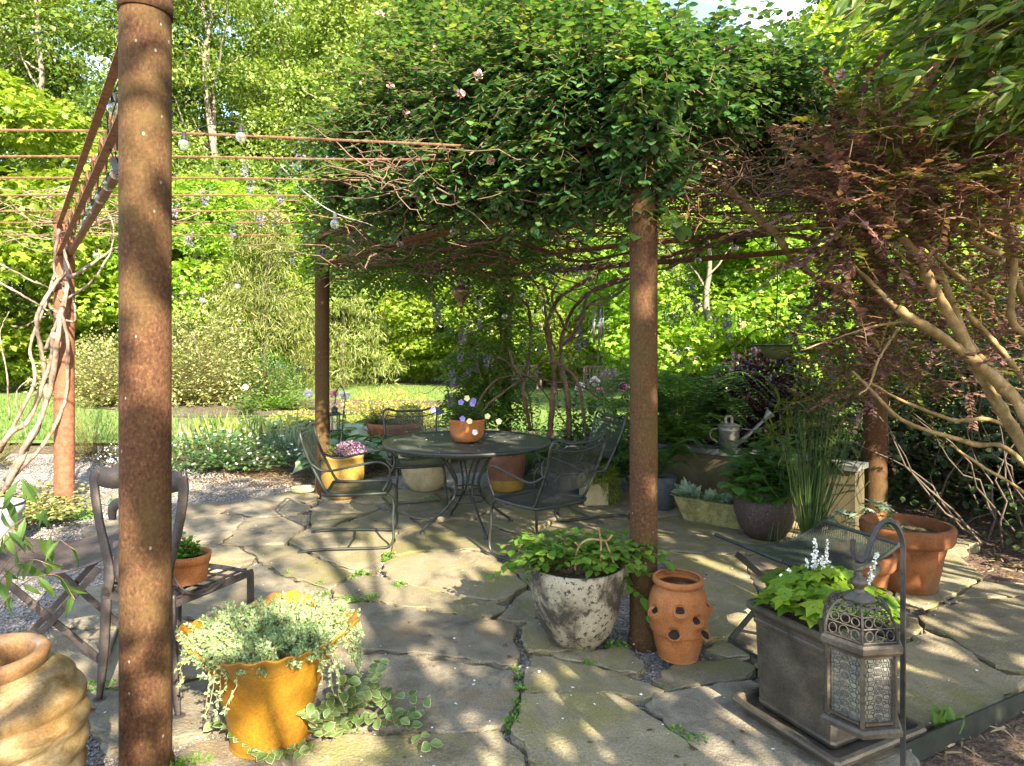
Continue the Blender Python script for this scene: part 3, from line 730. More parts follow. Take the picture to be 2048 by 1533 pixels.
string_light('small globes along the rear beam behind the table', [Q(1045, 590, 7.2), Q(1068, 553, 7.0), Q(1110, 545, 6.8), Q(1162, 545, 6.6), Q(1240, 540, 6.2), Q(1340, 541, 5.8), Q(1396, 520, 5.6), Q(1470, 495, 5.0), Q(1545, 490, 4.8)])
string_light('faint distant globes strung across toward the shrubs', [Qd(330, 590, 6.4), Q(405, 600, 6.5), Q(475, 572, 6.6), Q(585, 520, 6.8), Qd(630, 480, 6.8)])
# power plug dangling from the beam
t = thing('cord_plug', 'blue grey plug and cord dangling beside the thick front post', 'plug', P(232, 330, 2.9))
mb = MB(); box(mb, (0, 0, 0), (.03, .024, .06)); box(mb, (.002, 0, -.037), (.022, .02, .016)); obj('plug_body', mb, M['greypot'], t, rot=(0, -.35, 0))
mb = MB(); tube(mb, smooth_path([(-.012, 0, .03), (-.03, 0, .09), (-.022, 0, .2), (0, .01, .3)], 6), .003, 5); obj('cord', mb, M['wire'], t)
M['hosta2'] = leafmat('soft_green_leaf', (.10, .19, .05), (.16, .26, .08), (.22, .31, .11), trans=.3)

# ------------------------------------------------------------------ mesh furniture
def wire_mesh(mb, corners, nu, nv, r=.0016, fn=None, diag=True):
    """expanded-metal panel: two families of crossing flat wires over a bilinear patch"""
    c = [np.asarray(p, float) for p in corners]
    def S(u, v):
        u = np.asarray(u)[..., None]; v = np.asarray(v)[..., None]
        p = (c[0] * (1 - u) + c[1] * u) * (1 - v) + (c[3] * (1 - u) + c[2] * u) * v
        return p + (fn(u, v) if fn else 0)
    nrm = np.cross(c[1] - c[0], c[3] - c[0]); nrm /= np.linalg.norm(nrm)
    K = 9 if fn else 2
    lines = []
    for fam in (0, 1):
        tot = nu + nv
        for i in range(1, tot):
            s = i / nu if fam == 0 else i / nu
            # line u + v*(nv/nu)=s  or u - v*(nv/nu) = s - nv/nu
            k = nv / nu
            v0, v1 = 0.0, 1.0
            if fam == 0:
                u_at = lambda v: s - v * k
            else:
                u_at = lambda v: s - k + v * k
            vs = np.linspace(0, 1, 200); us = u_at(vs); ok = (us >= 0) & (us <= 1)
            if ok.sum() < 2: continue
            va, vb = vs[ok][0], vs[ok][-1]
            vv = np.linspace(va, vb, K); lines.append(S(u_at(vv), vv))
    for p in lines:
        T = np.gradient(p, axis=0); T /= np.linalg.norm(T, axis=1)[:, None] + 1e-9
        w = np.cross(T, nrm) * r
        a, b, cc, d = p - w + nrm * r * .5, p + w + nrm * r * .5, p + w - nrm * r * .5, p - w - nrm * r * .5
        n = len(p); V = np.concatenate([a, b, cc, d]); i = np.arange(n - 1)
        Fs = [np.stack([q * n + i, q * n + i + 1, q2 * n + i + 1, q2 * n + i], 1) for q, q2 in ((0, 1), (1, 2), (2, 3), (3, 0))]
        mb.add(V, Fs)
    return mb

def patio_chair(label, loc, rz, mat='black'):
    """cantilever chair, front towards +Y"""
    t = thing('patio_chair', label, 'chair', loc, rz, group='black mesh chairs around the table')
    W, D, zs = .26, .23, .42
    m = M[mat]
    bt, tilt = .425, .17          # back height, lean
    # seat
    mb = MB(); wire_mesh(mb, [(-W + .02, -D, zs), (W - .02, -D, zs), (W - .02, D, zs), (-W + .02, D, zs)], 27, 25, .0015, fn=lambda u, v: np.concatenate([u * 0, u * 0, -.02 * np.sin(np.pi * u) * np.sin(np.pi * v)], -1))
    obj('seat_mesh', mb, m, t)
    mb = MB(); pts = smooth_path([(-W + .02, -D, zs), (-W + .01, 0, zs - .005), (-W + .02, D - .02, zs), (-W + .06, D, zs - .004), (0, D + .012, zs - .006), (W - .06, D, zs - .004), (W - .02, D - .02, zs), (W - .01, 0, zs - .005), (W - .02, -D, zs), (0, -D, zs - .012), (-W + .02, -D, zs)], 5)
    tube(mb, pts, .009, 7, flat=1.5); obj('seat_frame', mb, m, t, True)
    # back
    def bk(x, h, o=0): return (x, -D - tilt * h / bt - .02 * math.sin(math.pi * h / bt) + o, zs + .05 + h)
    mb = MB(); wire_mesh(mb, [bk(-W + .03, .05), bk(W - .03, .05), bk(W - .01, bt - .045), bk(-W + .01, bt - .045)], 27, 24, .0014, fn=lambda u, v: np.concatenate([u * 0, -.03 * np.sin(np.pi * u), u * 0], -1))
    obj('back_mesh', mb, m, t)
    mb = MB(); pts = smooth_path([(-W + .02, -D + .05, zs - .0), bk(-W + .015, 0), bk(-W, .25), bk(-W - .012, bt - .04), bk(-W + .03, bt + .006), bk(-W / 2, bt - .018, -.02), bk(0, bt - .022, -.03), bk(W / 2, bt - .018, -.02), bk(W - .03, bt + .006), bk(W + .012, bt - .04), bk(W, .25), bk(W - .015, 0), (W - .02, -D + .05, zs)], 7)
    tube(mb, pts, .011, 8); obj('back_frame', mb, m, t, True)
    mb = MB(); tube(mb, smooth_path([bk(-W + .01, bt - .05), bk(-W / 2, bt - .075, -.02), bk(0, bt - .08, -.03), bk(W / 2, bt - .075, -.02), bk(W - .01, bt - .05)], 6), .006, 6); obj('back_rail', mb, m, t, True)
    for s in (-1, 1):
        mb = MB(); pts = smooth_path([bk(s * W, .19), (s * (W + .03), -D + .02, zs + .185), (s * (W + .035), 0, zs + .22), (s * (W + .03), D - .06, zs + .245), (s * (W + .02), D + .02, zs + .2), (s * (W + .005), D + .02, zs + .11), (s * (W - .0), D - .03, zs + .02)], 7)
        tube(mb, pts, .009, 7); obj('arm', mb, m, t, True)
        mb = MB(); pts = smooth_path([(s * (W - .05), D - .08, zs - .012), (s * (W - .045), D + .02, zs - .025), (s * (W - .04), D + .05, zs - .09), (s * (W - .03), D + .045, .2), (s * (W - .02), D + .05, .08), (s * (W - .015), D + .015, .022), (s * (W - .01), D - .07, .014), (s * W, 0, .02), (s * (W + .005), -D, .022), (s * (W + .01), -D - .17, .012)], 7)
        tube(mb, pts, .0125, 8, flat=.8); obj('runner', mb, m, t, True)
        mb = MB(); box(mb, (s * (W + .01), -D - .165, .010), (.028, .03, .02)); obj('foot_cap', mb, M['black'], t)
    mb = MB(); tube(mb, [(-W, -.06, .018), (0, -.04, .018), (W, -.06, .018)], .009, 6, flat=.5); obj('cross_bar', mb, m, t)
    return t
def face(dx, dy): return math.atan2(-dx, dy)
patio_chair('black mesh chair standing apart to the side of the table, seen in profile', (-1.20, 5.10, 0), face(1, .12), 'blackg')
patio_chair('black mesh chair with its back to the viewer, closest to the mottled planter', (.20, 4.72, 0), face(-.66, .75))
patio_chair('black mesh chair behind the table in front of the cream pot and hostas', (-.92, 6.25, 0), face(.30, -.95))
patio_chair('black mesh chair behind the table beside the small square block pot', (.55, 5.95, 0), face(-.93, -.36))

# round table
t = thing('round_table', 'round black metal mesh patio table with curved legs', 'table', (-.376, 5.5, 0))
R = .695
mb = MB(); lathe(mb, [(R, .70), (R + .012, .712), (R + .012, .728), (R, .735), (R - .02, .731), (R - .05, .724)], 72); obj('rim', mb, M['black'], t, True)
mb = MB()
a = np.arange(72) / 72 * 2 * math.pi
lathe(mb, [(.001, .7235), (.2, .7245), (.45, .7245), (R - .03, .7235)], 72); lathe(mb, [(R - .03, .719), (.001, .719)], 48)
obj('tabletop', mb, solid('charcoal_mesh_tabletop', [(.3, (.035, .037, .032)), (.7, (.075, .078, .066))], scale=5, rough=.5, bump=.6, bscale=420, bdist=.002), t)
mb = MB()
for k in range(4):
    b = k * math.pi / 2 + .5; c, s = math.cos(b), math.sin(b)
for k in range(4):
    b = k * math.pi / 2 + .45; c, s = math.cos(b), math.sin(b)
    mb = MB(); pts = smooth_path([(c * q, s * q, z) for q, z in ((.50, .705), (.40, .69), (.24, .60), (.12, .42), (.105, .33), (.14, .24), (.27, .12), (.38, .04), (.40, .006))], 7)
    tube(mb, pts, .011, 8); tube(mb, smooth_path([(c * q + s * .03, s * q - c * .03, z) for q, z in ((.34, .67), (.19, .58), (.09, .42), (.10, .33), (.16, .25))], 6), .008, 6)
    obj('leg', mb, M['blackg'], t, True)
    mb = MB(); lathe(mb, [(.001, .012), (.02, .01), (.024, 0), (.001, 0)], 12, (c * .40, s * .40, .001)); obj('foot', mb, M['black'], t)
for z, r in ((.335, .10), (.24, .15), (.62, .26)):
    mb = MB(); b = np.linspace(0, 2 * math.pi, 41); tube(mb, np.stack([r * np.cos(b), r * np.sin(b), b * 0 + z], 1), .007, 6, cap=False); obj('ring_brace', mb, M['blackg'], t, True)

mb = MB(); n = 70; a = rng.random(n) * 6.28; q = .64 * rng.random(n) ** .5
leaves(mb, np.stack([-.376 + q * np.cos(a), 5.5 + q * np.sin(a), np.full(n, .7275)], 1), rdir(n) * [1, 1, .1], rdir(n) * .2 + [0, 0, 1], .01 + .016 * rng.random(n) ** 2, 'diamond', aspect=1.4)
tag(obj('table_petals', mb, M['white']), 'tiny fallen petals lying on the round table top', 'petals', kind='stuff')
# saddle-topped folding side tables
def side_table(label, loc, rz, U, Vv, h, curl, mat, scale=1):
    t = thing('folding_side_table', label, 'table', loc, rz, group='folding mesh side tables')
    m = M[mat]
    def S(u, v): return np.concatenate([(u - .5) * U, (v - .5) * Vv, h + curl * np.abs(2 * u - 1) ** 2.2 - .012 * np.sin(np.pi * u) ], -1)
    mb = MB()
    wire_mesh(mb, [(-U / 2, -Vv / 2, h), (U / 2, -Vv / 2, h), (U / 2, Vv / 2, h), (-U / 2, Vv / 2, h)], 44, 34, .0030, fn=lambda u, v: np.concatenate([u * 0, v * 0, curl * np.abs(2 * u - 1) ** 2.2 - .012 * np.sin(np.pi * u)], -1))
    obj('top_mesh', mb, m, t)
    uu = np.linspace(0, 1, 15)[:, None]
    for v in (0., 1.):
        mb = MB(); tube(mb, S(uu, np.full_like(uu, v)), .012, 4, flat=.45); obj('side_rail', mb, m, t)
    vv = np.linspace(0, 1, 5)[:, None]
    for u in (0., 1.):
        mb = MB(); tube(mb, S(np.full_like(vv, u), vv), .010, 6); obj('end_rail', mb, m, t)
    for v in (-1, 1):
        y = v * (Vv / 2 - .03)
        for s in (-1, 1):
            o = .008 * s * v
            mb = MB(); rect_bar(mb, (s * U * .36, y + o, h - .02), (-s * U * .40, y + o, .012), .008, .03); obj('leg', mb, m, t)
    for s in (-1, 1):
        mb = MB(); tube(mb, [(-s * U * .40, -Vv / 2 + .02, .012), (-s * U * .40, Vv / 2 - .02, .012)], .009, 6); obj('foot_bar', mb, m, t)
    return t
side_table('dark green mesh folding table between the bronze planter and the big terracotta pots', (1.46, 3.24, 0), math.radians(21), .72, .46, .475, .08, 'blackg')
side_table('rusty mesh folding table with crossed legs beside the scroll backed iron chair', (-2.22, 3.22, 0), math.radians(24), .52, .56, .49, .05, 'iron')

# wrought iron scroll chair
def ribbon(mb, pts, widths, th, n=8):
    """flat bar outline in the XZ plane"""
    p = smooth_path([(a, 0, b) for a, b in pts], n); w = np.interp(np.linspace(0, 1, len(p)), np.linspace(0, 1, len(widths)), widths)
    T = np.gradient(p, axis=0); T /= np.linalg.norm(T, axis=1)[:, None]
    Nn = np.stack([-T[:, 2], T[:, 0] * 0, T[:, 0]], 1)
    a = p + Nn * w[:, None] / 2; b = p - Nn * w[:, None] / 2; o = np.array([0, th / 2, 0]); k = len(p)
    V = np.concatenate([a - o, b - o, b + o, a + o]); i = np.arange(k - 1)
    Fs = [np.stack([q * k + i, q * k + i + 1, r * k + i + 1, r * k + i], 1) for q, r in ((0, 1), (1, 2), (2, 3), (3, 0))] + [[0, k, 2 * k, 3 * k], [k - 1, 4 * k - 1, 3 * k - 1, 2 * k - 1]]
    return mb.add(V, Fs)
t = thing('scroll_chair', 'wrought iron chair with scroll back holding a small terracotta pot', 'chair', (-1.566, 2.72, 0), face(.30, .95), scale=(1.06, 1, .985))
I = M['iron']
for s in (-1, 1):
    mb = MB(); ribbon(mb, [(s * .215, 1.0), (s * .225, .93), (s * .20, .78), (s * .155, .62), (s * .145, .54), (s * .16, .46)], [.05, .04, .036, .04, .045, .04], .012); obj('back_stile', mb, I, t, True)
    mb = MB(); ribbon(mb, [(s * .16, .50), (s * .165, .38), (s * .175, .22), (s * .19, .08), (s * .20, .006)], [.045, .045, .042, .032, .018], .012)
    obj('rear_leg', mb, I, t, True)
    mb = MB(); lathe(mb, [(.001, .006), (.026, .005), (.03, .001), (.001, .001)], 16, (s * .20, 0, 0)); obj('foot_disc', mb, I, t)
    mb = MB(); rect_bar(mb, (s * .20, .43, .455), (s * .205, .43, .005), .022, .022); obj('front_leg', mb, I, t)
    mb = MB(); tube(mb, smooth_path([(s * .155, .0, .60), (s * .19, .05, .50), (s * .205, .14, .462), (s * .208, .22, .475), (s * .20, .26, .48)], 6), .008, 6, flat=.6); obj('side_brace', mb, I, t, True)
mb = MB(); ribbon(mb, [(-.22, .985), (-.17, .97), (-.10, .975), (-.05, 1.01), (0, 1.045), (.05, 1.01), (.10, .975), (.17, .97), (.22, .985)], [.075, .085, .095, .105, .11, .105, .095, .085, .075], .011); obj('crest_rail', mb, I, t, True)
for s in (-1, 1):
    mb = MB(); ribbon(mb, [(-s * .0 + s * .13, .79), (s * .128, .84), (s * .09, .865), (s * .05, .84), (s * .045, .76), (s * .085, .66), (s * .10, .58), (s * .07, .51), (s * .03, .475)], [.028, .04, .045, .046, .044, .042, .042, .036, .03], .011); obj('scroll', mb, I, t, True)
mb = MB(); ribbon(mb, [(-.165, .462), (.165, .462)], [.03, .03], .012); obj('rear_rail', mb, I, t)
for s in (-1, 1):
    mb = MB(); rect_bar(mb, (s * .17, 0, .46), (s * .21, .43, .46), .012, .03); obj('seat_rail', mb, I, t)
mb = MB(); tube(mb, smooth_path([(-.212, .42, .46), (-.1, .445, .46), (0, .452, .46), (.1, .445, .46), (.212, .42, .46)], 4), .015, 4, flat=.5); obj('front_rail', mb, I, t)
for k in range(6):
    f = (k + .5) / 6
    mb = MB(); rect_bar(mb, (-.17 + .34 * f, .0, .468), (-.20 + .40 * f, .44, .468), .018, .004); obj('seat_strap', mb, I, t)
    y = .43 * f; w = .17 + .04 * f
    mb = MB(); rect_bar(mb, (-w, y, .473), (w, y, .473), .018, .004); obj('seat_strap', mb, I, t)

# wooden garden benches far off on the lawn
for i, (x, y, lb) in enumerate([(.45, 24.5, 'small weathered wooden bench on the far lawn behind the wisteria post'), (3.2, 23.5, 'weathered wooden bench with slatted back on the lawn below the wind chime')]):
    t = thing('garden_bench', lb, 'bench', (x, y, 0), .25)
    for k in range(3):
        mb = MB(); box(mb, (0, -.25 + k * .16, .43), (1.2, .13, .03)); obj('seat_slat', mb, M['wood'], t)
    for s in (-1, 1):
        for yy in (-.27, .15):
            mb = MB(); box(mb, (s * .57, yy, .22 if yy < 0 else .46), (.06, .06, .45 if yy < 0 else .92)); obj('leg', mb, M['wood'], t)
        mb = MB(); box(mb, (s * .57, -.06, .64), (.07, .52, .03)); obj('armrest', mb, M['wood'], t)
    for k in range(8):
        mb = MB(); box(mb, (-.49 + k * .14, .155, .66), (.05, .02, .4)); obj('back_slat', mb, M['wood'], t)
    mb = MB(); box(mb, (0, .15, .89), (1.2, .05, .06)); obj('top_rail', mb, M['wood'], t)

# ------------------------------------------------------------------ pots and planters
def pot(label, name, cat, loc, prof, mat, group=None, soil=None, seg=48, wob=None, rz=0, scale=None, wall=.018, rimmat=None):
    t = thing(name, label, cat, loc, rz, group, scale=scale)
    mb = MB(); rt, zt = prof[-1]
    inner = [(rt - wall * .3, zt + .002), (rt - wall, zt), (rt - wall * 1.2, zt - .06), (rt - wall * 2, zt - .12)]
    lathe(mb, [(.001, prof[0][1])] + list(prof) + inner, seg, wob=wob)
    obj('pot', mb, mat, t, True)
    if soil is not None:
        mb = MB(); disc(mb, max(prof[-1][0] - wall * 1.05, .02), (0, 0, zt - soil), seg); obj('soil', mb, M['soil'], t)
    return t
def sprig(mb_s, mb_l, base, tip, nl, ls, tpl='fold', r=.0025, droop=.1, opp=False, upn=1., aspect=1., m=0, arch=0):
    """a stem with leaves along it"""
    p = wiggle(base, tip, 7, .08)
    tt = np.linspace(0, 1, 7); p[:, 2] += arch * np.sin(tt * math.pi)
    if mb_s is not None: tube(mb_s, p, np.linspace(r, r * .45, 7), 4, cap=False)
    f = np.linspace(.12, 1, nl) ; idx = f * 6; i0 = np.clip(idx.astype(int), 0, 5); fr = (idx - i0)[:, None]
    pos = p[i0] * (1 - fr) + p[i0 + 1] * fr
    T = p[i0 + 1] - p[i0]; T /= np.linalg.norm(T, axis=1)[:, None] + 1e-9
    side = np.cross(T, [0, 0, 1.]); side /= np.linalg.norm(side, axis=1)[:, None] + 1e-9
    sg = np.where(np.arange(nl) % 2, 1., -1.)[:, None]
    d = side * sg * .9 + T * .55 + rdir(nl) * .25; d[:, 2] -= droop
    nn = rdir(nl) * .3; nn[:, 2] += upn
    leaves(mb_l, pos, d, nn, ls * (.7 + .5 * rng.random(nl)), tpl, m, aspect)
def bush(t, c, r, nstem, nl, ls, leafm, tpl='fold', stem='twig', nm='foliage', extra=0, **kw):
    ms, ml = MB(), MB()
    for _ in range(nstem):
        d = rdir(1)[0]; d[2] = abs(d[2]); q = rng.random() ** .35
        tip = np.array(c) + d * np.array(r) * q
        b = np.array([c[0] + d[0] * r[0] * .25, c[1] + d[1] * r[1] * .25, c[2]])
        sprig(ms, ml, b, tip, nl, ls, tpl, **kw)
    if extra: clump(ml, c, r, extra, ls, tpl, shell=.3, zmin=c[2])
    obj(nm, ml, M[leafm] if isinstance(leafm, str) else leafm, t); obj('stems', ms, M[stem], t, True)

# mottled planter with trailing vine
t = pot('large black and white mottled round planter with green vine spilling out', 'potted_vine', 'potted plant', (.335, 3.37, 0),
        [(.10, -.004), (.14, .01), (.18, .06), (.215, .15), (.238, .26), (.246, .34), (.247, .395)], M['mottle'], soil=.03)
ms, ml = MB(), MB()
for k in range(95):
    a = rng.random() * 6.28; L = .12 + .2 * rng.random(); c, s = math.cos(a), math.sin(a)
    sprig(ms, ml, (c * .1, s * .1, .37), (c * (.12 + L * .9), s * (.10 + L * .5), .41 + .11 * rng.random()), 8, .05, 'oval', arch=.05, aspect=1.25)
for px, py in [(985, 1150), (1040, 1080), (1010, 1130), (1330, 1110), (1300, 1150), (1345, 1130), (1250, 1100), (1270, 1180), (1075, 1095), (1180, 1090), (1120, 1100)]:
    x, y, z = P(px, py, 3.2 + .2 * rng.random()); x -= .335; y -= 3.37
    sprig(ms, ml, (x * .3, y * .3, .37), (x, y, z), 15, .055, 'oval', arch=.05, aspect=1.25)
x, y, z = P(1310, 1240, 3.2); sprig(ms, ml, (.2, -.05, .38), (x - .335, y - 3.37, z), 14, .055, 'oval', aspect=1.25)
obj('foliage', ml, M['bright'], t); obj('stems', ms, M['twig'], t, True)
mb = MB()
for q in ([(1150, 1140), (1155, 1100), (1175, 1080), (1215, 1082)], [(1200, 1140), (1202, 1090), (1197, 1055)], [(1215, 1082), (1225, 1070)], [(1210, 1080), (1225, 1120), (1230, 1140)], [(1160, 1095), (1150, 1085)]):
    tube(mb, smooth_path([np.array(P(a, b, 3.2)) - [.335, 3.37, 0] for a, b in q], 5), .0055, 6)
obj('bare_stems', mb, M['pale_branch'], t, True)

# strawberry jar
t = thing('strawberry_jar', 'orange terracotta strawberry jar with side pockets beside the mottled planter', 'jar', (.815, 3.19, 0))
prof = [(.001, 0), (.088, 0), (.096, .008), (.112, .06), (.124, .13), (.134, .135), (.141, .2), (.142, .26), (.132, .31), (.112, .34), (.106, .35), (.112, .358), (.122, .362), (.124, .378), (.117, .388), (.105, .386), (.098, .36), (.1, .3), (.1, .1)]
PK = [(-1.75, .265), (-1.15, .215), (-1.95, .155), (-.35, .26), (-2.75, .235), (-.75, .14), (1.2, .25), (2.4, .16), (.4, .18)]
def jw(r, z, a):
    r2 = r.copy(); out = (r > .11) & (z < .31) & (z > .1)
    for (b, h) in PK:
        da = (a - b + math.pi) % (2 * math.pi) - math.pi
        g = np.exp(-((da * .14) ** 2 / (2 * .020 ** 2) + (z - h + .012) ** 2 / (2 * .017 ** 2)))
        h2 = np.exp(-((da * .14) ** 2 / (2 * .013 ** 2) + (z - h - .010) ** 2 / (2 * .010 ** 2)))
        r2 = r2 + np.where(z < .33, .024 * g - .05 * h2, 0) * (r > .101)
    return r2, z
pr = smooth_path([(a, 0, b) for a, b in prof[:16]], 10)[:, [0, 2]]
mb = MB(); lathe(mb, pr, 140, wob=jw); obj('body', mb, M['terra'], t, True)
for (b, h) in PK:
    c, s = math.cos(b), math.sin(b); r0 = .134
    mb = MB(); mt = MB()
    k = np.linspace(0, 2 * math.pi, 25); w = .031; hh = .019
    pts = np.stack([(r0 + .008 - .022 * np.sin(k)) * c - s * w * np.cos(k), (r0 + .008 - .022 * np.sin(k)) * s + c * w * np.cos(k), h + .004 + hh * np.sin(k)], 1)
    tube(mb, pts, .0045, 6, cap=False); o = obj('pocket', mb, M['terra'], t, True)
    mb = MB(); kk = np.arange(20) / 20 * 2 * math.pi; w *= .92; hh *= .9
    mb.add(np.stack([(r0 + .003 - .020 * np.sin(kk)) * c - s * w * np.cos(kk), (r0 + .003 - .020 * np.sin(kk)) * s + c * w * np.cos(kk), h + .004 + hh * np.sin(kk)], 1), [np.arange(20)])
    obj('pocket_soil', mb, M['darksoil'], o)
mb = MB(); disc(mb, .099, (0, 0, .33), 24); obj('soil', mb, M['soil'], t)

# yellow ruffled planter with sedum
t = thing('ruffled_planter', 'yellow flared planter with ruffled rim overflowing with blue green sedum', 'potted plant', (-.935, 2.52, 0), .3)
prof = smooth_path([(.001, 0, 0), (.135, 0, 0), (.145, 0, .012), (.152, 0, .06), (.170, 0, .15), (.195, 0, .23), (.228, 0, .31), (.268, 0, .38), (.302, 0, .42), (.297, 0, .427), (.285, 0, .415), (.26, 0, .38), (.24, 0, .33)], 5)[:, [0, 2]]
def rw(r, z, a):
    k = np.clip((z - .1) / .32, 0, 1) ** 3
    sq = 1 + k * .10 * np.cos(4 * a + .6)
    ruf = k * (.007 * np.sin(24 * a) )
    return r * sq + ruf * .8, z + k ** 2 * (.0045 * np.sin(24 * a + 1.2) + .016 * np.cos(4 * a + .6))
mb = MB(); lathe(mb, prof, 208, wob=rw); obj('pot', mb, M['yellow'], t, True)
ms, ml = MB(), MB()
def sedum_stem(b, tip, n=38, s=.015):
    p = wiggle(b, tip, 6, .1); tube(ms, p, .0018, 4, cap=False)
    f = rng.random(n) ** .6 * 5; i0 = np.clip(f.astype(int), 0, 4); fr = (f - i0)[:, None]
    pos = p[i0] * (1 - fr) + p[i0 + 1] * fr; T = p[i0 + 1] - p[i0]; T /= np.linalg.norm(T, axis=1)[:, None] + 1e-9
    d = rdir(n) * .8 + T * .75; leaves(ml, pos, d, rdir(n), s * (.7 + .6 * rng.random(n)), 'fold', aspect=.9)
for k in range(560):
    a = rng.random() * 6.28; q = rng.random() ** .55; c, s = math.cos(a) * q, math.sin(a) * q
    b = np.array([c * .25, s * .25, .36]); sedum_stem(b, b + [c * .07 + rng.normal() * .02, s * .07 + rng.normal() * .02, .035 + .055 * rng.random()])
for k in range(15):
    a = rng.random() * 6.28; c, s = math.cos(a), math.sin(a)
    w = 1.0 + .1 * math.cos(4 * a + .6)
    sedum_stem((c * .27, s * .27, .41), (c * (.30 + .05 * rng.random()) * w, s * (.30 + .05 * rng.random()) * w, .30 - .10 * rng.random()), 26)
for k in range(22):
    a = -.15 + rng.normal() * .3; c, s = math.cos(a), math.sin(a)
    sedum_stem((c * .28, s * .28, .4), (c * .345, s * .345, .14 + .25 * rng.random()), 30)
obj('foliage', ml, M['sedum'], t); obj('stems', ms, M['straw'], t, True)

# trailing variegated vinca
t = thing('variegated_vinca', 'trailing vine of white edged leaves sprawling at the foot of the yellow planter', 'vine', (0, 0, 0))
ms, ml = MB(), MB()
runs = [[(640,1510,.0),(560,1478,.02),(500,1462,.06),(430,1448,.05)], [(640,1500,0),(570,1500,.02),(520,1490,.04),(470,1470,.07)], [(650,1480,0),(640,1430,.08),(690,1410,.10),(745,1385,.11),(850,1400,.04)],
        [(650,1480,0),(650,1440,.10),(700,1400,.14),(740,1365,.15),(760,1330,.16)], [(660,1490,0),(690,1440,.05),(745,1400,.09),(790,1425,.05),(860,1490,.02)], [(650,1470,0),(620,1440,.12),(600,1410,.15)],
        [(700,1440,0),(740,1440,.05),(800,1440,.06),(830,1430,.03)], [(560,1500,0),(540,1510,.02),(520,1500,.03)], [(690,1400,.0),(730,1410,.04),(775,1390,.06)], [(640,1440,0),(680,1380,.16),(700,1360,.17)]]
for r in runs:
    ps = smooth_path([G(a, b, z) for a, b, z in r], 8); tube(ms, ps, .0018, 4)
    n = len(ps); T = np.gradient(ps, axis=0); T /= np.linalg.norm(T, axis=1)[:, None]
    side = np.cross(T, [0, 0, 1.]); side /= np.linalg.norm(side, axis=1)[:, None]
    for i in range(2, n, 2):
        for sg in (-1, 1):
            d = (side[i] * sg + T[i] * .5 + rng.normal(size=3) * .2)[None]; nn = (np.array([0, -.25, 1.]) + rng.normal(size=3) * .3)[None]
            s = .036 + .018 * rng.random(); p0 = ps[i][None] + [0, 0, .004]
            leaves(ml, p0, d, nn, s, 'oval', 0, 1.25)
            leaves(ml, p0 + d / np.linalg.norm(d) * s * .03 + nn / np.linalg.norm(nn) * .0014, d, nn, s * .93, 'oval', 1, 1.17)
obj('leaves', ml, [M['varieg'], M['hosta2']], t); obj('runners', ms, M['twig'], t, True)

# big ribbed jar at the corner
t = thing('ribbed_jar', 'tall cream and brown ribbed storage jar with thick rolled rim', 'jar', (-1.52, 1.88, 0))
prof = smooth_path([(.001, 0, 0), (.16, 0, 0), (.19, 0, .05), (.235, 0, .25), (.245, 0, .40), (.225, 0, .50), (.19, 0, .545), (.155, 0, .565), (.14, 0, .575)], 20)[:, [0, 2]]
def twist(r, z, a):
    k = np.clip((z - .02) / .1, 0, 1) * np.clip((.545 - z) / .04, 0, 1)
    ph = z * 42 + 1.0 * a; return r + k * (.013 * np.abs(np.sin(ph)) - .004), z
mb = MB(); lathe(mb, prof, 160, wob=twist); obj('body', mb, M['jar'], t, True)
mb = MB(); lathe(mb, smooth_path([(.14, 0, .57), (.15, 0, .59), (.152, 0, .61), (.14, 0, .622), (.122, 0, .618), (.112, 0, .6), (.11, 0, .56), (.12, 0, .45), (.15, 0, .3)], 5)[:, [0, 2]], 64); obj('rim', mb, M['jarrim'], t, True)

# pot with young plant on the scroll chair
x, y, z = P(378, 1150, 2.86)
t = pot('small terracotta pot with a chartreuse leafy plant, on the iron chair seat', 'potted_plant', 'potted plant', (x, y, .477), [(.05, 0), (.056, .004), (.075, .085), (.086, .09), (.092, .128)], M['terra'], soil=.015, wall=.010)
bush(t, (-.02, .0, .11), (.075, .07, .10), 60, 12, .022, 'bright', 'oval', aspect=1.4)

# square bronze planter on its tray
A = math.atan2(-.45, .22)
t = thing('square_planter', 'square bronze glazed planter on a tray, with lime foamflower plant', 'potted plant', (1.24, 2.58, 0), A)
def sqprof(mb, prof, m=0, cap=True):
    n = len(prof); V = []
    for (r, z) in prof:
        b = min(.012, r * .3)
        V += [(r - b, -r, z), (r, -r + b, z), (r, r - b, z), (r - b, r, z), (-r + b, r, z), (-r, r - b, z), (-r, -r + b, z), (-r + b, -r, z)]
    i = np.arange(n - 1)[:, None] * 8; j = np.arange(8)[None]; k = (j + 1) % 8
    Fs = [np.stack([i + j, i + k, i + 8 + k, i + 8 + j], -1).reshape(-1, 4)]
    if cap: Fs += [np.arange(8)[::-1], np.arange(8) + (n - 1) * 8]
    return mb.add(V, Fs, m)
mb = MB(); sqprof(mb, [(.21, .012), (.225, .02), (.235, .045), (.25, .05), (.254, .06), (.25, .07), (.235, .073), (.228, .066), (.222, .045), (.21, .04)]); obj('tray', mb, M['bronze'], t)
mb = MB(); sqprof(mb, [(.16, .045), (.172, .055), (.178, .07), (.176, .08), (.185, .34), (.186, .385), (.192, .39), (.193, .402), (.188, .408), (.19, .425), (.205, .437), (.213, .450), (.212, .466), (.204, .472), (.192, .468), (.185, .44), (.18, .43)]); obj('pot', mb, M['bronze'], t)
mb = MB(); mb.add([(-.184, -.184, .438), (.184, -.184, .438), (.184, .184, .438), (-.184, .184, .438)], [[0, 1, 2, 3]]); obj('soil', mb, M['soil'], t)
ms, ml = MB(), MB()
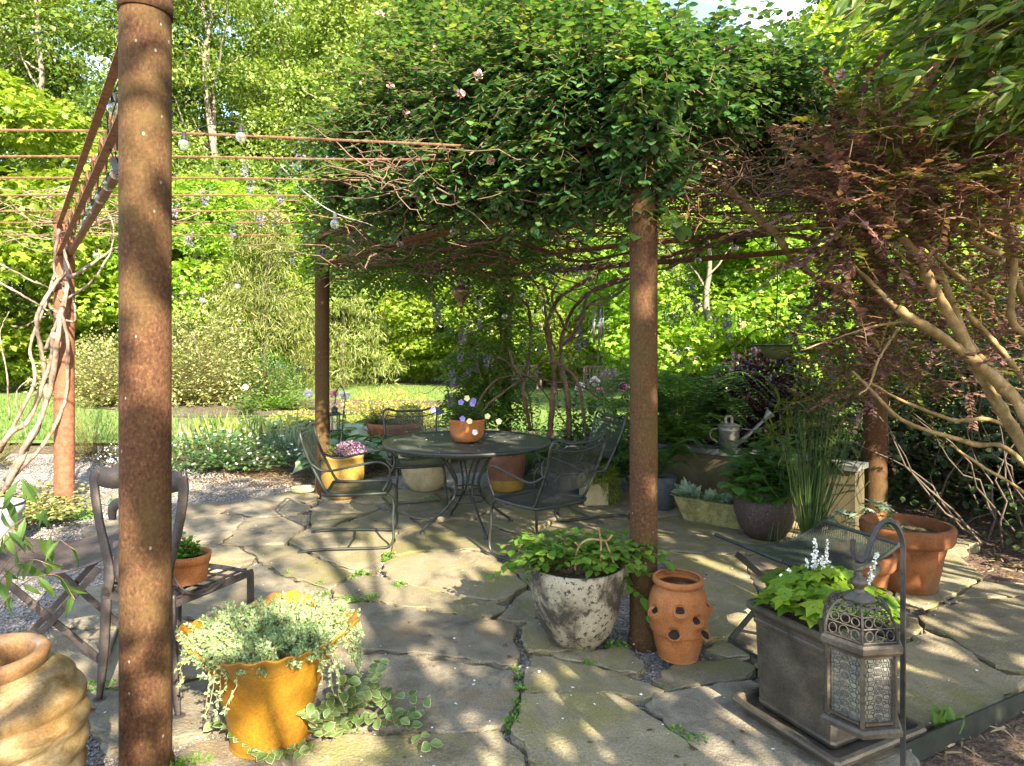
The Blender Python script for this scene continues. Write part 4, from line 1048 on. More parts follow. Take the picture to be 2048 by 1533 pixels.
for k in range(270):
    a = rng.random() * 6.28; q = rng.random() ** .5; c, s = math.cos(a) * q, math.sin(a) * q
    tip = np.array([c * .245, s * .245, .51 + .10 * (1 - q) + .05 * rng.random() - .04 * q * rng.random()])
    tube(ms, [(c * .08, s * .08, .44), tip * [.7, .7, 1], tip], .0016, 4, cap=False)
    d = np.array([[c, s, -.25]]) + rdir(1) * .35; leaves(ml, tip[None] - d * .03, d, rdir(1) * .3 + [0, -.1, 1.], .055 + .035 * rng.random(), 'maple')
obj('foliage', ml, leafmat('lime_lobed_leaf', (.08, .19, .015), (.17, .32, .02), (.30, .42, .04), trans=.45), t); obj('stems', ms, M['twig'], t, True)
for px, py, h in [(1630, 1075, .19), (1627, 1105, .16), (1612, 1120, .14), (1655, 1080, .16), (1645, 1115, .14), (1560, 1150, .10), (1578, 1140, .1), (1755, 1105, .2), (1745, 1150, .13), (1635, 1165, .1), (1665, 1135, .12)]:
    x, y, z = P(px, py, 2.55 + .12 * rng.random()); Rm = Matrix.Rotation(-A, 3, 'Z'); v = Rm @ Vector((x - 1.24, y - 2.58, z))
    mb = MB(); mp_ = MB(); b = np.array([v.x * .75, v.y * .75, .5]); tp = np.array(v)
    p = np.linspace(b, tp, 8); tube(mb, p, .0015, 4)
    n = 55; f = .45 + .55 * rng.random(n)[:, None]; pos = b + (tp - b) * f + rdir(n) * .012 * (1.15 - f)
    leaves(mp_, pos, rdir(n), rdir(n), .011, 'diamond', aspect=1.5)
    o = obj('flower_spike', mb, M['varieg'], t); obj('blossoms', mp_, M['white'], o)

# shepherd's hook and lantern in front of it
LX, LY = (1718 - 1024) / F * 1.65, 1.65
hx = (1806 - 1024) / F * 1.65
t = thing('shepherd_hook', 'tall black iron crook with blue worn patch, holding the filigree lantern', 'hook', (hx, 1.65, 0))
pts = [(0, 0, -.1), (0, 0, .5), (0, 0, .93)] + [tuple(np.array(P(a, b, 1.65)) - [hx, 1.65, 0]) for a, b in ((1806, 1090), (1795, 1056), (1775, 1043), (1757, 1055), (1742, 1085), (1732, 1112), (1722, 1122), (1711, 1117), (1706, 1100), (1706, 1080))]
mb = MB(); tube(mb, smooth_path(pts, 7), .0075, 4); obj('rod', mb, solid('black_and_blue_worn_iron', [(.3, (.02, .02, .02)), (.7, (.05, .045, .04))], scale=20, rough=.45, blotch=(9, .6, .66, (.03, .13, .26))), t)
z0 = H - (1440 - HY) / F * 1.65
t = thing('filigree_lantern', 'hexagonal aged metal lantern with pierced scrollwork panels hanging from the crook', 'lantern', (LX, LY, z0), .12)
BR = M['bronze']
def hexring(mb, prof, rot=0, seg=6):
    a0 = rot; n = len(prof); a = np.arange(seg) / seg * 2 * math.pi + a0
    V = np.array([[r * math.cos(q), r * math.sin(q), z] for r, z in prof for q in a])
    i = np.arange(n - 1)[:, None] * seg; j = np.arange(seg)[None]; k = (j + 1) % seg
    return mb.add(V, [np.stack([i + j, i + k, i + seg + k, i + seg + j], -1).reshape(-1, 4)])
mb = MB(); hexring(mb, [(.001, 0), (.093, 0), (.103, .005), (.104, .016), (.097, .022), (.086, .024), (.001, .024)]); obj('base', mb, BR, t)
mb = MB(); hexring(mb, [(.086, .198), (.099, .2), (.104, .207), (.104, .22), (.098, .226), (.086, .228)]); obj('roof_rim', mb, BR, t)
mb = MB(); hexring(mb, [(.036, .305), (.042, .306), (.043, .312), (.03, .32), (.02, .326), (.001, .328)]); obj('roof_cap', mb, BR, t)
mb = MB(); lathe(mb, [(.02, .322), (.011, .331), (.012, .337), (.019, .345), (.020, .353), (.012, .362), (.008, .366), (.011, .371), (.006, .378), (.001, .379)], 20); obj('finial', mb, BR, t, True)
mb = MB(); a = np.linspace(0, 2 * math.pi, 21); tube(mb, np.stack([.017 * np.cos(a), a * 0, .394 + .017 * np.sin(a)], 1), .0018, 5, cap=False); obj('hanging_ring', mb, BR, t, True)
for k in range(6):
    a0, a1 = k * math.pi / 3, (k + 1) * math.pi / 3
    c0 = np.array([.084 * math.cos(a0), .084 * math.sin(a0), 0]); c1 = np.array([.084 * math.cos(a1), .084 * math.sin(a1), 0])
    mb = MB(); rect_bar(mb, c0 + [0, 0, .022], c0 + [0, 0, .2], .010, .010, up=(c0[0], c0[1], .01)); obj('corner_post', mb, BR, t)
    e = (c1 - c0) / np.linalg.norm(c1 - c0); nrm = np.cross(e, [0, 0, 1.])
    mb = MB()
    for zz in (.031, .192): rect_bar(mb, c0 + e * .006 + [0, 0, zz], c1 - e * .006 + [0, 0, zz], .006, .006)
    def rg(cx, cz, rx, rz_, r=.0013):
        q = np.linspace(0, 2 * math.pi, 13); pts = c0 + e * (cx + rx * np.cos(q))[:, None] + np.array([0, 0, 1.]) * (cz + rz_ * np.sin(q))[:, None]
        tube(mb, pts, r, 4, cap=False)
    for row in range(7):
        z = .044 + row * .0225
        rg(.042, z, .010 if row % 2 else .0085, .0085); rg(.042, z, .005, .0045)
        for s in (-1, 1): rg(.042 + s * .021, z + .006, .0085, .0065); rg(.042 + s * .015, z - .008, .005, .004); rg(.042 + s * .030, z - .006, .004, .006)
    obj('filigree_panel', mb, BR, t)
    mb = MB(); i = .93; v0, v1 = c0 * i, c1 * i; mb.add([v0 + [0, 0, .026], v1 + [0, 0, .026], v1 + [0, 0, .197], v0 + [0, 0, .197]], [[0, 1, 2, 3]]); obj('glass_pane', mb, M['frost'], t)
    # roof rib and pierced roof panel
    def dome(a, f):  # f 0..1
        r = .092 * math.cos(f * 1.1) ** .9; z = .226 + .083 * math.sin(f * 1.5)
        return np.array([r * math.cos(a), r * math.sin(a), z])
    fs = np.linspace(0, .98, 7)
    mb = MB(); tube(mb, [dome(a0, f) for f in fs], .005, 4, flat=.5); obj('roof_rib', mb, BR, t)
    mb = MB()
    def pan(u, f):
        return dome(a0, f) * (1 - u) + dome(a1, f) * u
    for f in (.03, .30, .55, .8): tube(mb, [pan(u, f) for u in np.linspace(.03, .97, 4)], .0018, 4, cap=False)
    for (u, f, ru, rf) in [(.5, .17, .13, .11), (.2, .16, .11, .1), (.8, .16, .11, .1), (.5, .43, .14, .1), (.2, .42, .12, .09), (.8, .42, .12, .09), (.35, .67, .13, .09), (.67, .67, .13, .09), (.5, .88, .16, .06)]:
        q = np.linspace(0, 2 * math.pi, 11); tube(mb, [pan(u + ru * math.cos(w), f + rf * math.sin(w)) for w in q], .0016, 4, cap=False)
    obj('pierced_roof_panel', mb, BR, t)
mb = MB(); lathe(mb, [(.001, .024), (.036, .024), (.037, .085), (.034, .088), (.001, .086)], 24); obj('candle', mb, M['candle'], t, True)

# terracotta pots beside the folding table
pr_ = [(.15, 0), (.165, .004), (.205, .22), (.222, .285), (.228, .29), (.25, .30), (.262, .32), (.268, .385), (.262, .402), (.25, .405)]
t = pot('big dark terracotta pot with thick rolled rim beside the folding table', 'terracotta_pot', 'pot', (2.50, 4.12, 0), pr_, M['terrad'], 'dark terracotta pots', soil=.07)
bush(t, (-.1, 0, .34), (.25, .2, .16), 14, 9, .035, 'mid', 'palm')
t2 = pot('smaller terracotta pot partly hidden behind the lantern crook', 'terracotta_pot', 'pot', (2.03, 3.80, 0), [(a * .72, b * .8) for a, b in pr_], M['terrad'], 'dark terracotta pots', soil=.05)
# palmate pale plants beside them
for px, py, Y, s, lb in [(1690, 1025, 4.6, .13, 'pale striped palmate seedling by the cream pot'), (1745, 1003, 4.7, .13, 'pale striped palmate plant beside the shaded post')]:
    x, y, z = P(px, py, Y); t = thing('palmate_plant', lb, 'plant', (x, y, -.02))
    ms, ml = MB(), MB()
    for k in range(13):
        d = rdir(1)[0]; d[2] = abs(d[2]) * .5; tip = np.array([0, 0, z - .03]) + d * .07
        tube(ms, [(0, 0, 0), (0, 0, (z - .03) * .6), tip], .002, 4); leaves(ml, tip[None], (d * [1, 1, .3])[None], rdir(1) * .2 + [0, -.4, 1], .085, 'palm')
    obj('leaves', ml, M['grey'], t); obj('stems', ms, M['twig'], t)

# rush in a cream bellied pot
t = pot('bundle of tall thin rush stems in a small cream bellied pot', 'potted_rush', 'potted plant', (2.12, 4.62, 0), [(.06, 0), (.085, .02), (.11, .08), (.105, .14), (.075, .18), (.07, .19)], M['cream'], soil=.02, wall=.01)
ml = MB(); ms = MB()
for k in range(190):
    a = rng.random() * 6.28; q = rng.random(); c, s = math.cos(a), math.sin(a); h = .55 + .45 * rng.random()
    b = np.array([c * .05 * q, s * .05 * q, .15]); tp = np.array([c * .27 * q + .08, s * .16 * q, .15 + h])
    tube(ml, wiggle(b, tp, 5, .03), np.linspace(.0032, .0018, 5), 4, cap=False)
    if rng.random() < .25:
        n = 9; d = rdir(n) * .8; d[:, 2] = d[:, 2] * .2 - .15; leaves(ml, np.repeat(tp[None], n, 0), d, rdir(n) * .3 + [0, 0, 1.], .14, 'blade', aspect=1.6)
for k in range(16):
    a = rng.random() * 6.28; tube(ml, wiggle((0, 0, .15), (math.cos(a) * .4, math.sin(a) * .3, .3 + .6 * rng.random()), 4, .05), .002, 4, cap=False)
obj('foliage', ml, M['horse'], t)
t = thing('papyrus_tuft', 'loose tuft of bright narrow leaves rising above the rushes', 'plant', (2.05, 5.0, 0))
ms, ml = MB(), MB()
for px, py in [(1560, 800), (1610, 760), (1590, 790), (1640, 770), (1660, 800), (1575, 830), (1625, 830), (1680, 790), (1545, 850), (1600, 720)]:
    v = np.array(P(px, py, 5.0)) - [2.05, 5.0, 0]; tube(ms, wiggle((rng.normal() * .05, 0, 0), v, 6, .03), .003, 4)
    n = 34; d = rdir(n); d[:, 2] = d[:, 2] * .5 + .1; leaves(ml, np.repeat(v[None], n, 0) - [0, 0, .12] * rng.random((n, 1)), d, rdir(n) * .3 + [0, 0, 1.], .15, 'blade', aspect=1.5)
obj('foliage', ml, M['olive'], t); obj('stems', ms, M['horse'], t)

# brown pot with hydrangea
t = pot('large round brown pitted pot with a leafy hydrangea in front of the low wall', 'potted_hydrangea', 'potted plant', (2.03, 5.22, 0), [(.12, 0), (.14, .005), (.2, .09), (.235, .2), (.235, .28), (.215, .345), (.205, .355), (.225, .37), (.225, .385), (.21, .39)], M['brownpot'], soil=.04)
bush(t, (-.03, -.05, .36), (.36, .28, .58), 105, 10, .115, 'mid', 'oval', aspect=1.35, droop=.35)

# trough with lamb's ear
xa, ya, _ = G(1392, 1030); 
t = thing('stone_trough', 'mossy tapered stone trough with silvery lamb ear plants against the low wall', 'planter', (1.77, 5.62, 0), math.atan2(-.42, .5))
def trough(mb):
    B = [(-.27, -.07), (.27, -.07), (.27, .07), (-.27, .07)]; Tt = [(-.35, -.11), (.35, -.11), (.35, .11), (-.35, .11)]; In = [(-.315, -.08), (.315, -.08), (.315, .08), (-.315, .08)]
    V = [(*p, 0) for p in B] + [(*p, .2) for p in Tt] + [(*p, .203) for p in In] + [(*p, .16) for p in In]
    f = [[3, 2, 1, 0]]
    for l in range(3):
        for i in range(4): k = (i + 1) % 4; f.append([4 * l + i, 4 * l + k, 4 * l + 4 + k, 4 * l + 4 + i])
    mb.add(V, f)
mb = MB(); trough(mb); obj('trough_body', mb, M['trough'], t)
mb = MB(); mb.add([(-.31, -.078, .165), (.31, -.078, .165), (.31, .078, .165), (-.31, .078, .165)], [[0, 1, 2, 3]]); obj('soil', mb, M['soil'], t)
ml = MB()
for cx, r, n in [(-.28, .12, 26), (-.22, .10, 18), (-.02, .1, 22), (.12, .07, 12)]:
    d = rdir(n); d[:, 2] = np.abs(d[:, 2]) + .3; leaves(ml, np.array([[cx, 0, .17]]) + rdir(n) * .035, d, rdir(n) * .5 + [0, -.3, 1.], r * (1 + .5 * rng.random(n)), 'oval', aspect=.9)
obj('foliage', ml, M['grey'], t); ms = MB(); clump(ms, (.05, 0, .19), (.22, .08, .05), 500, .025, 'fold'); obj('low_foliage', ms, M['mid'], t)

# dark ribbed pot with ferns, hidden partly by the post
t = pot('dark slatted blue grey pot behind the rusty post, with ferns', 'potted_fern', 'potted plant', (1.40, 6.15, 0), [(.10, 0), (.12, .01), (.145, .2), (.15, .31)], M['greypot'], soil=.03, wob=lambda r, z, a: (r + .003 * np.sin(z * 190), z))
def fern(t, base, n, L, lm='bright', rise=.7, ls=.05):
    ms, ml = MB(), MB()
    for k in range(n):
        a = rng.random() * 6.28; c, s = math.cos(a), math.sin(a); l = L * (.7 + .5 * rng.random()); up = rise * (.6 + .6 * rng.random())
        p = smooth_path([base, np.array(base) + [c * l * .3, s * l * .3, l * up * .75], np.array(base) + [c * l * .7, s * l * .7, l * up], np.array(base) + [c * l, s * l, l * up * .7]], 6)
        tube(ms, p, .0016, 4, cap=False); T = np.gradient(p, axis=0); T /= np.linalg.norm(T, axis=1)[:, None]
        q = np.linspace(1, len(p) - 1.01, 30); i0 = q.astype(int); fr = (q - i0)[:, None]; pos = p[i0] * (1 - fr) + p[np.minimum(i0 + 1, len(p) - 1)] * fr
        sd = np.cross(T[i0], [0, 0, 1.]); sd /= np.linalg.norm(sd, axis=1)[:, None] + 1e-9
        w = ls * np.sin(np.linspace(.25, math.pi - .1, 30)) * 1.1
        for sg in (-1, 1): leaves(ml, pos, sd * sg + T[i0] * .35, np.repeat([[0, 0, 1.]], 30, 0) + rdir(30) * .15, w + .004, 'diamond', aspect=.55)
    obj('foliage', ml, M[lm], t); obj('stems', ms, M['horse'], t)
fern(t, (0, 0, .3), 34, .42, 'mid', .8, .06)

# low concrete wall
t = thing('low_wall', 'low algae stained concrete wall with grey cap behind the trough and brown pot', 'wall', (0, 0, 0))
w0, w1 = np.array([1.55, 6.75]), np.array([2.90, 5.42]); dd = (w1 - w0) / np.linalg.norm(w1 - w0); nn_ = np.array([-dd[1], dd[0]])
mb = MB(); c = (w0 + w1) / 2; L = np.linalg.norm(w1 - w0); an = math.atan2(dd[1], dd[0])
box(mb, (*c, .225), (L, .24, .56), an); obj('wall_body', mb, M['concrete'], t)
mb = MB(); box(mb, (*c, .525), (L + .05, .29, .045), an); obj('cap_stone', mb, M['capstone'], t)

# watering can
x, y, _ = P(1432, 886, 6.1)
wc = w0 + dd * .58
t = thing('watering_can', 'galvanised watering can with long spout standing on the low wall', 'watering can', (wc[0] + .12, wc[1] - .10, .548), -.1, scale=.9)
Z = M['zinc']
mb = MB(); lathe(mb, [(.001, 0), (.085, 0), (.086, .03), (.092, .034), (.10, .04), (.108, .2), (.110, .205), (.107, .21), (.116, .255), (.118, .26), (.112, .262)], 36); obj('body', mb, Z, t, True)
mb = MB(); lathe(mb, [(.112, .25), (.07, .27), (.001, .275)], 36); obj('half_lid', mb, Z, t, True)
mb = MB(); tube(mb, [(.09, 0, .06), (.2, 0, .15), (.36, 0, .31)], [.03, .022, .014], 12); obj('spout', mb, Z, t, True)
mb = MB(); tube(mb, [(.36, 0, .31), (.39, 0, .345), (.43, 0, .385), (.435, 0, .39)], [.014, .03, .055, .055], 18); obj('rose', mb, Z, t, True)
mb = MB(); tube(mb, [(.1, 0, .22), (.25, 0, .205)], .006, 8); obj('spout_brace', mb, Z, t, True)
mb = MB(); tube(mb, smooth_path([(-.03, 0, .26), (-.03, 0, .33), (.0, 0, .35), (.03, 0, .33), (.03, 0, .26)], 6), .009, 6, flat=2); obj('top_handle', mb, Z, t, True)
mb = MB(); tube(mb, smooth_path([(-.115, 0, .22), (-.18, 0, .2), (-.19, 0, .12), (-.1, 0, .06)], 6), .008, 6); obj('back_handle', mb, Z, t, True)

# pots behind and beside the table
pot_g = 'garden pots around the table'
t = pot('mustard coloured belly pot with purple alyssum beside the lantern post', 'potted_alyssum', 'potted plant', (-1.72, 6.60, 0), [(.11, 0), (.14, .01), (.19, .1), (.215, .23), (.215, .33), (.205, .40), (.215, .41), (.215, .44)], M['ochre'], soil=.02)
bush(t, (.0, 0, .42), (.24, .2, .17), 80, 9, .028, 'mid', 'fold'); mb = MB(); clump(mb, (.10, -.05, .5), (.17, .13, .08), 900, .014, 'diamond', aspect=1.5); obj('blossoms', mb, leafmat('mauve_petal', (.3, .12, .26), (.5, .28, .42), trans=.2, tboost=1), t)
t = pot('wide cream pot seen under the table top', 'clay_pot', 'pot', (-.93, 7.0, 0), [(.15, 0), (.17, .01), (.235, .1), (.27, .25), (.275, .33), (.29, .345), (.29, .37)], M['cream'], soil=.03)
bush(t, (0, 0, .34), (.25, .2, .16), 30, 8, .05, 'mid', 'oval')
t = pot('brown clay pot with an ochre dipped base under the table', 'clay_pot', 'pot', (-.06, 7.0, 0), [(.16, 0), (.175, .01), (.19, .12), (.21, .3), (.215, .4)], solid('two_tone_brown_clay', [(.3, (.12, .05, .03)), (.7, (.22, .10, .06))], scale=8), soil=.03)
mb = MB(); lathe(mb, [(.164, .0), (.180, .012), (.1945, .12)], 40); obj('dipped_base', mb, M['ochre'], t, True)
bush(t, (0, 0, .38), (.3, .25, .25), 34, 8, .06, 'mid', 'oval')
t = pot('dark wide footed pot behind the mesh chair', 'clay_pot', 'pot', (.56, 6.75, 0), [(.18, 0), (.2, .005), (.2, .05), (.17, .06), (.2, .16), (.23, .25)], M['greypot'], soil=.03)
bush(t, (0, 0, .22), (.3, .25, .35), 50, 9, .06, 'dark', 'oval')
t = thing('block_pot', 'small square pale block pot with feathery plant spilling over', 'potted plant', (.80, 6.36, 0), .15)
mb = MB(); sqprof(mb, [(.115, 0), (.12, .01), (.12, .205), (.112, .212), (.10, .21), (.095, .18)]); obj('pot', mb, M['cream'], t)
mb = MB(); clump(mb, (.06, 0, .24), (.21, .15, .14), 1500, .04, 'blade', droop=.5, aspect=2.2); clump(mb, (.14, -.05, .13), (.12, .12, .14), 700, .035, 'blade', droop=.7, aspect=2.2); obj('foliage', mb, M['olive'], t)
mb = MB(); lathe(mb, [(.001, 0), (.10, 0), (.125, .015), (.14, .04), (.135, .045), (.118, .03), (.001, .025)], 32)
tag(obj('saucer', mb, M['cream'], smooth=True, loc=(*G(607, 984)[:2], 0)), 'empty shallow round saucer on the gravel beside the lantern post', 'saucer')
t = pot('grey white enamel tub at the edge of the picture near the wisteria trunks', 'enamel_tub', 'tub', (-3.95, 4.9, -.04), [(.19, 0), (.2, .01), (.21, .3), (.225, .31), (.23, .36), (.222, .375)], M['enamel'], soil=.06)
mb = MB(); lathe(mb, [(.226, .362), (.234, .37), (.226, .382)], 40); obj('rim_band', mb, M['black'], t, True)
# pansy pot on table
t = pot('orange terracotta bowl of pansies standing on the round table', 'potted_pansies', 'potted plant', (-.375, 5.44, .736), [(.09, 0), (.105, .005), (.135, .05), (.15, .11), (.146, .16), (.15, .165), (.152, .185)], M['terra'], soil=.015)
bush(t, (-.02, 0, .17), (.19, .16, .21), 90, 9, .045, 'mid', 'fold')
for px, py, c in [(925, 838, 'blue'), (947, 802, 'blue'), (922, 805, 'blue'), (866, 820, 'blue'), (945, 808, 'blue'), (934, 797, 'paleyellow'), (975, 833, 'paleyellow'), (939, 843, 'paleyellow'), (998, 843, 'paleyellow'), (950, 865, 'white')]:
    x, y, z = P(px, py, 5.28); mb = MB(); mc = MB(); v = np.array([x + .375, y - 5.44, z - .736])
    n = 5; a = np.arange(5) * 1.257 + rng.random(); d = np.stack([np.cos(a), a * 0 - .1, np.sin(a)], 1)
    leaves(mb, np.repeat(v[None], n, 0), d, np.repeat([[.1, -1., .2]], n, 0), .026, 'oval', aspect=1.7)
    f = obj('flower', mb, M[c], t); tube(mc, [v + [0, .02, -.06], v + [0, .006, 0]], .0015, 4); obj('flower_stalk', mc, M['horse'], f)

# hanging things
x, y, z = P(922, 628, 5.5)
t = thing('hanging_lantern', 'urn shaped embossed brass lantern hanging over the table', 'lantern', (x, y, z))
mb = MB(); lathe(mb, smooth_path([(.001, 0, 0), (.008, 0, .01), (.012, 0, .03), (.008, 0, .045), (.02, 0, .06), (.025, 0, .09), (.05, 0, .13), (.074, 0, .17), (.078, 0, .19), (.065, 0, .215), (.04, 0, .23), (.028, 0, .235)], 5)[:, [0, 2]], 32)
obj('body', mb, solid('embossed_brass', [(.4, (.05, .035, .018)), (.55, (.22, .16, .08))], scale=60, rough=.45, metal=.7, bump=.8, bscale=70), t, True)
mb = MB(); lathe(mb, [(.028, .235), (.034, .24), (.02, .26), (.024, .268), (.01, .28), (.001, .285)], 20); obj('crown_cap', mb, M['bronze'], t, True)
mb = MB(); tube(mb, [(0, 0, .28), (0, 0, 2.66 - z)], .0025, 4); obj('chain', mb, M['black'], t)
x, y, z = P(1196, 611, 6.0)
t = thing('wind_chime', 'wind chime of silver tubes with a wooden sail hanging behind the rusty post', 'wind chime', (x, y, z))
mb = MB(); lathe(mb, [(.001, .0), (.062, .0), (.065, .008), (.062, .018), (.001, .018)], 24); obj('top_plate', mb, M['wood'], t)
for k, L in enumerate((.27, .36, .31, .34, .29)):
    a = k * 1.257; mb = MB(); tube(mb, [(.045 * math.cos(a), .045 * math.sin(a), -.02), (.045 * math.cos(a), .045 * math.sin(a), -.02 - L)], .0095, 10); obj('chime_tube', mb, M['alu'], t, True)
mb = MB(); lathe(mb, [(.001, -.2), (.03, -.2), (.03, -.212), (.001, -.212)], 20); obj('striker', mb, M['wood'], t)
mb = MB(); tube(mb, [(0, 0, 2.6 - z), (0, 0, -.42)], .0015, 4); obj('cord', mb, M['wire'], t)
mb = MB(); tube(mb, [(0, 0, -.42), (0, 0, -.50)], [.006, .034], 10, flat=.12); tube(mb, [(0, 0, -.5), (0, 0, -.53)], [.034, .024], 10, flat=.12); obj('wind_sail', mb, M['wood'], t)
x, y, z = P(1552, 692, 6.0)
t = thing('hanging_bowl', 'dark green metal bowl feeder hanging from a curled iron bracket in the shade', 'bird feeder', (x, y, z))
mb = MB(); lathe(mb, smooth_path([(.001, 0, -.125), (.06, 0, -.118), (.11, 0, -.08), (.14, 0, -.02), (.142, 0, 0), (.23, 0, .004), (.23, 0, .009), (.138, 0, .006), (.10, 0, -.07), (.05, 0, -.11), (.001, 0, -.116)], 4)[:, [0, 2]], 36); obj('bowl', mb, solid('dull_green_paint', [(.3, (.05, .07, .02)), (.7, (.11, .14, .05))], scale=10, rough=.6), t, True)
mb = MB(); tube(mb, smooth_path([(-.14, 0, .0), (-.23, 0, .0), (-.27, 0, .07), (-.2, 0, .14), (-.08, 0, .17), (0, 0, .22), (.02, 0, 2.7 - z)], 7), .005, 6); obj('bracket', mb, M['black'], t, True)
mb = MB(); tube(mb, smooth_path([(-.05, -.12, .0), (-.07, -.06, .1), (-.02, 0, .2)], 6), .003, 5); tube(mb, smooth_path([(.1, .1, .0), (.06, .05, .12), (0, 0, .21)], 6), .003, 5); obj('hanger', mb, M['black'], t)
def small_lantern(label, x, y, z0, s=1.):
    t = thing('candle_lantern', label, 'lantern', (x, y, z0), .3, scale=s)
    mb = MB(); hexring(mb, [(.001, 0), (.072, 0), (.072, .012), (.06, .02), (.001, .02)]); obj('base', mb, M['black'], t)
    for k in range(6):
        a = k * math.pi / 3; mb = MB(); box(mb, (.058 * math.cos(a), .058 * math.sin(a), .10), (.011, .011, .17)); obj('post', mb, M['black'], t)
        b = a + math.pi / 3; mb = MB(); mb.add([(.054 * math.cos(a), .054 * math.sin(a), .02), (.054 * math.cos(b), .054 * math.sin(b), .02), (.054 * math.cos(b), .054 * math.sin(b), .18), (.054 * math.cos(a), .054 * math.sin(a), .18)], [[0, 1, 2, 3]]); obj('glass_pane', mb, M['bulb'], t)
    mb = MB(); hexring(mb, [(.062, .18), (.08, .182), (.08, .19), (.055, .215), (.034, .225), (.034, .25), (.042, .254), (.03, .272), (.008, .285), (.001, .29)]); obj('roof', mb, M['black'], t)
    mb = MB(); a = np.linspace(0, 6.283, 15); tube(mb, np.stack([.022 * np.cos(a), a * 0, .31 + .022 * np.sin(a)], 1), .002, 4, cap=False); obj('ring', mb, M['black'], t)
    mb = MB(); lathe(mb, [(.001, .02), (.028, .02), (.028, .1), (.001, .1)], 16); obj('candle', mb, M['candle'], t)
    return t
x, y, z = P(669, 863, 6.9); small_lantern('black candle lantern with glass sides hanging beside the slender rusty post', x, y, z, .93)
def crook(label, pxs, Y, zg=-.02):
    p0 = P(*pxs[0], Y); t = thing('garden_crook', label, 'hook', (p0[0], Y, zg)); pts = [(0, 0, 0)] + [tuple(np.array(P(a, b, Y)) - [p0[0], Y, zg]) for a, b in pxs[1:]]
    mb = MB(); tube(mb, smooth_path(pts, 7), .006, 6); obj('rod', mb, M['black'], t, True); return t
crook('thin black iron crook that holds the candle lantern', [(683, 900), (685, 850), (690, 800), (687, 780), (680, 774), (673, 782), (671, 793), (670, 806), (668, 809)], 6.92)
crook('thin dark iron crook standing among the ferns beyond the rusty post', [(1350, 900), (1348, 840), (1346, 800), (1342, 784), (1333, 778), (1325, 786)], 7.6)
t = pot('squat tan bowl planter of parsley in the flower bed', 'bowl_planter', 'planter', (-3.66, 9.9, 0), [(.15, 0), (.17, .01), (.22, .1), (.25, .2), (.245, .27), (.275, .29), (.28, .32)], M['cream'], soil=.02)
bush(t, (0, 0, .3), (.25, .2, .10), 60, 7, .03, 'bright')
t = pot('wide weathered bowl planter carrying a thyme mound beyond the hostas', 'bowl_planter', 'planter', (-1.78, 9.9, 0), [(.25, 0), (.28, .01), (.36, .15), (.42, .33), (.43, .40)], M['terrad'], soil=.03)
bush(t, (-.25, 0, .36), (.42, .3, .32), 150, 10, .035, 'mid'); mb = MB(); clump(mb, (.22, 0, .5), (.22, .2, .17), 1400, .035, 'fold'); obj('pale_foliage', mb, M['tan'], t)
M['midtwig'] = solid('reddish_tan_twig', [(.3, (.11, .06, .03)), (.7, (.26, .15, .075))], scale=20, rough=.85, bump=.2)

# ------------------------------------------------------------------ trees of the woods
def crown_mesh(name, Hh, R, z0, nclump, nleaf, ls, tpl='fold', cr=1.5, seed=1, shape='round', mat='wood1'):
    global rng
    keep = rng; rng = np.random.default_rng(seed)
    ml = MB(); cents = []
    for k in range(nclump):
        f = rng.random(); z = z0 + (Hh - z0) * f
        if shape == 'cone': rr = R * (1 - f) ** .8 + .15
        elif shape == 'edge': rr = R * (.75 + .35 * math.sin(f * math.pi)) * (1 if f < .8 else 1 - (f - .8) * 3.2)
        else: rr = R * math.sqrt(max(.05, 1 - (2 * f - 1) ** 2)) 
        a = rng.random() * 6.28; q = rr * (.45 + .55 * rng.random() ** .5)
        c = np.array([math.cos(a) * q, math.sin(a) * q, z]); cents.append(c)
        s = cr * (.6 + .7 * rng.random())
        clump(ml, c, (s, s, s * .5), nleaf, ls, tpl, shell=.35, up=.7, droop=.35, jit=.4, aspect=1.3)
    me = ml.mesh(name); me.materials.append(M[mat]); rng = keep
    return me, cents
def trunk_mesh(name, Hh, r, cents, seed, mat='trunk', nb=16, lean=.6):
    global rng
    keep = rng; rng = np.random.default_rng(seed)
    mb = MB(); top = np.array([rng.normal() * lean, rng.normal() * lean, Hh * .93])
    p = wiggle((0, 0, -.1), top, 14, .035); tube(mb, p, np.linspace(r, r * .12, 14) * (1 + .35 * np.exp(-np.arange(14) * 1.6)), 9)
    for c in sorted(cents, key=lambda c: rng.random())[:nb]:
        zz = max(c[2] - np.hypot(c[0], c[1]) * .8, Hh * .15); i = int(np.clip(zz / (Hh * .93) * 13, 1, 12))
        tube(mb, wiggle(p[i], c, 8, .12), np.linspace(r * .38 * (1 - i / 16), .02, 8), 5, cap=False)
    me = mb.mesh(name, True); me.materials.append(M[mat]); rng = keep
    return me
VAR = []
for k in range(4):
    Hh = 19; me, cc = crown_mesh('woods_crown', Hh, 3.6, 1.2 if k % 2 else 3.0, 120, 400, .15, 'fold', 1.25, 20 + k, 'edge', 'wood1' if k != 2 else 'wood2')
    VAR.append((me, trunk_mesh('woods_trunk', Hh, .24, cc, 30 + k, 'trunk', 26)))
def tree_at(x, y, var, s, label, group, rz=None, name='woodland_tree', sz=None, z=-.05):
    t = thing(name, label, 'tree', (x, y, z), rng.random() * 6.28 if rz is None else rz, group, scale=(s, s, s * (sz or 1)))
    obj('crown', var[0], None, t); obj('trunk', var[1], None, t)
    return t
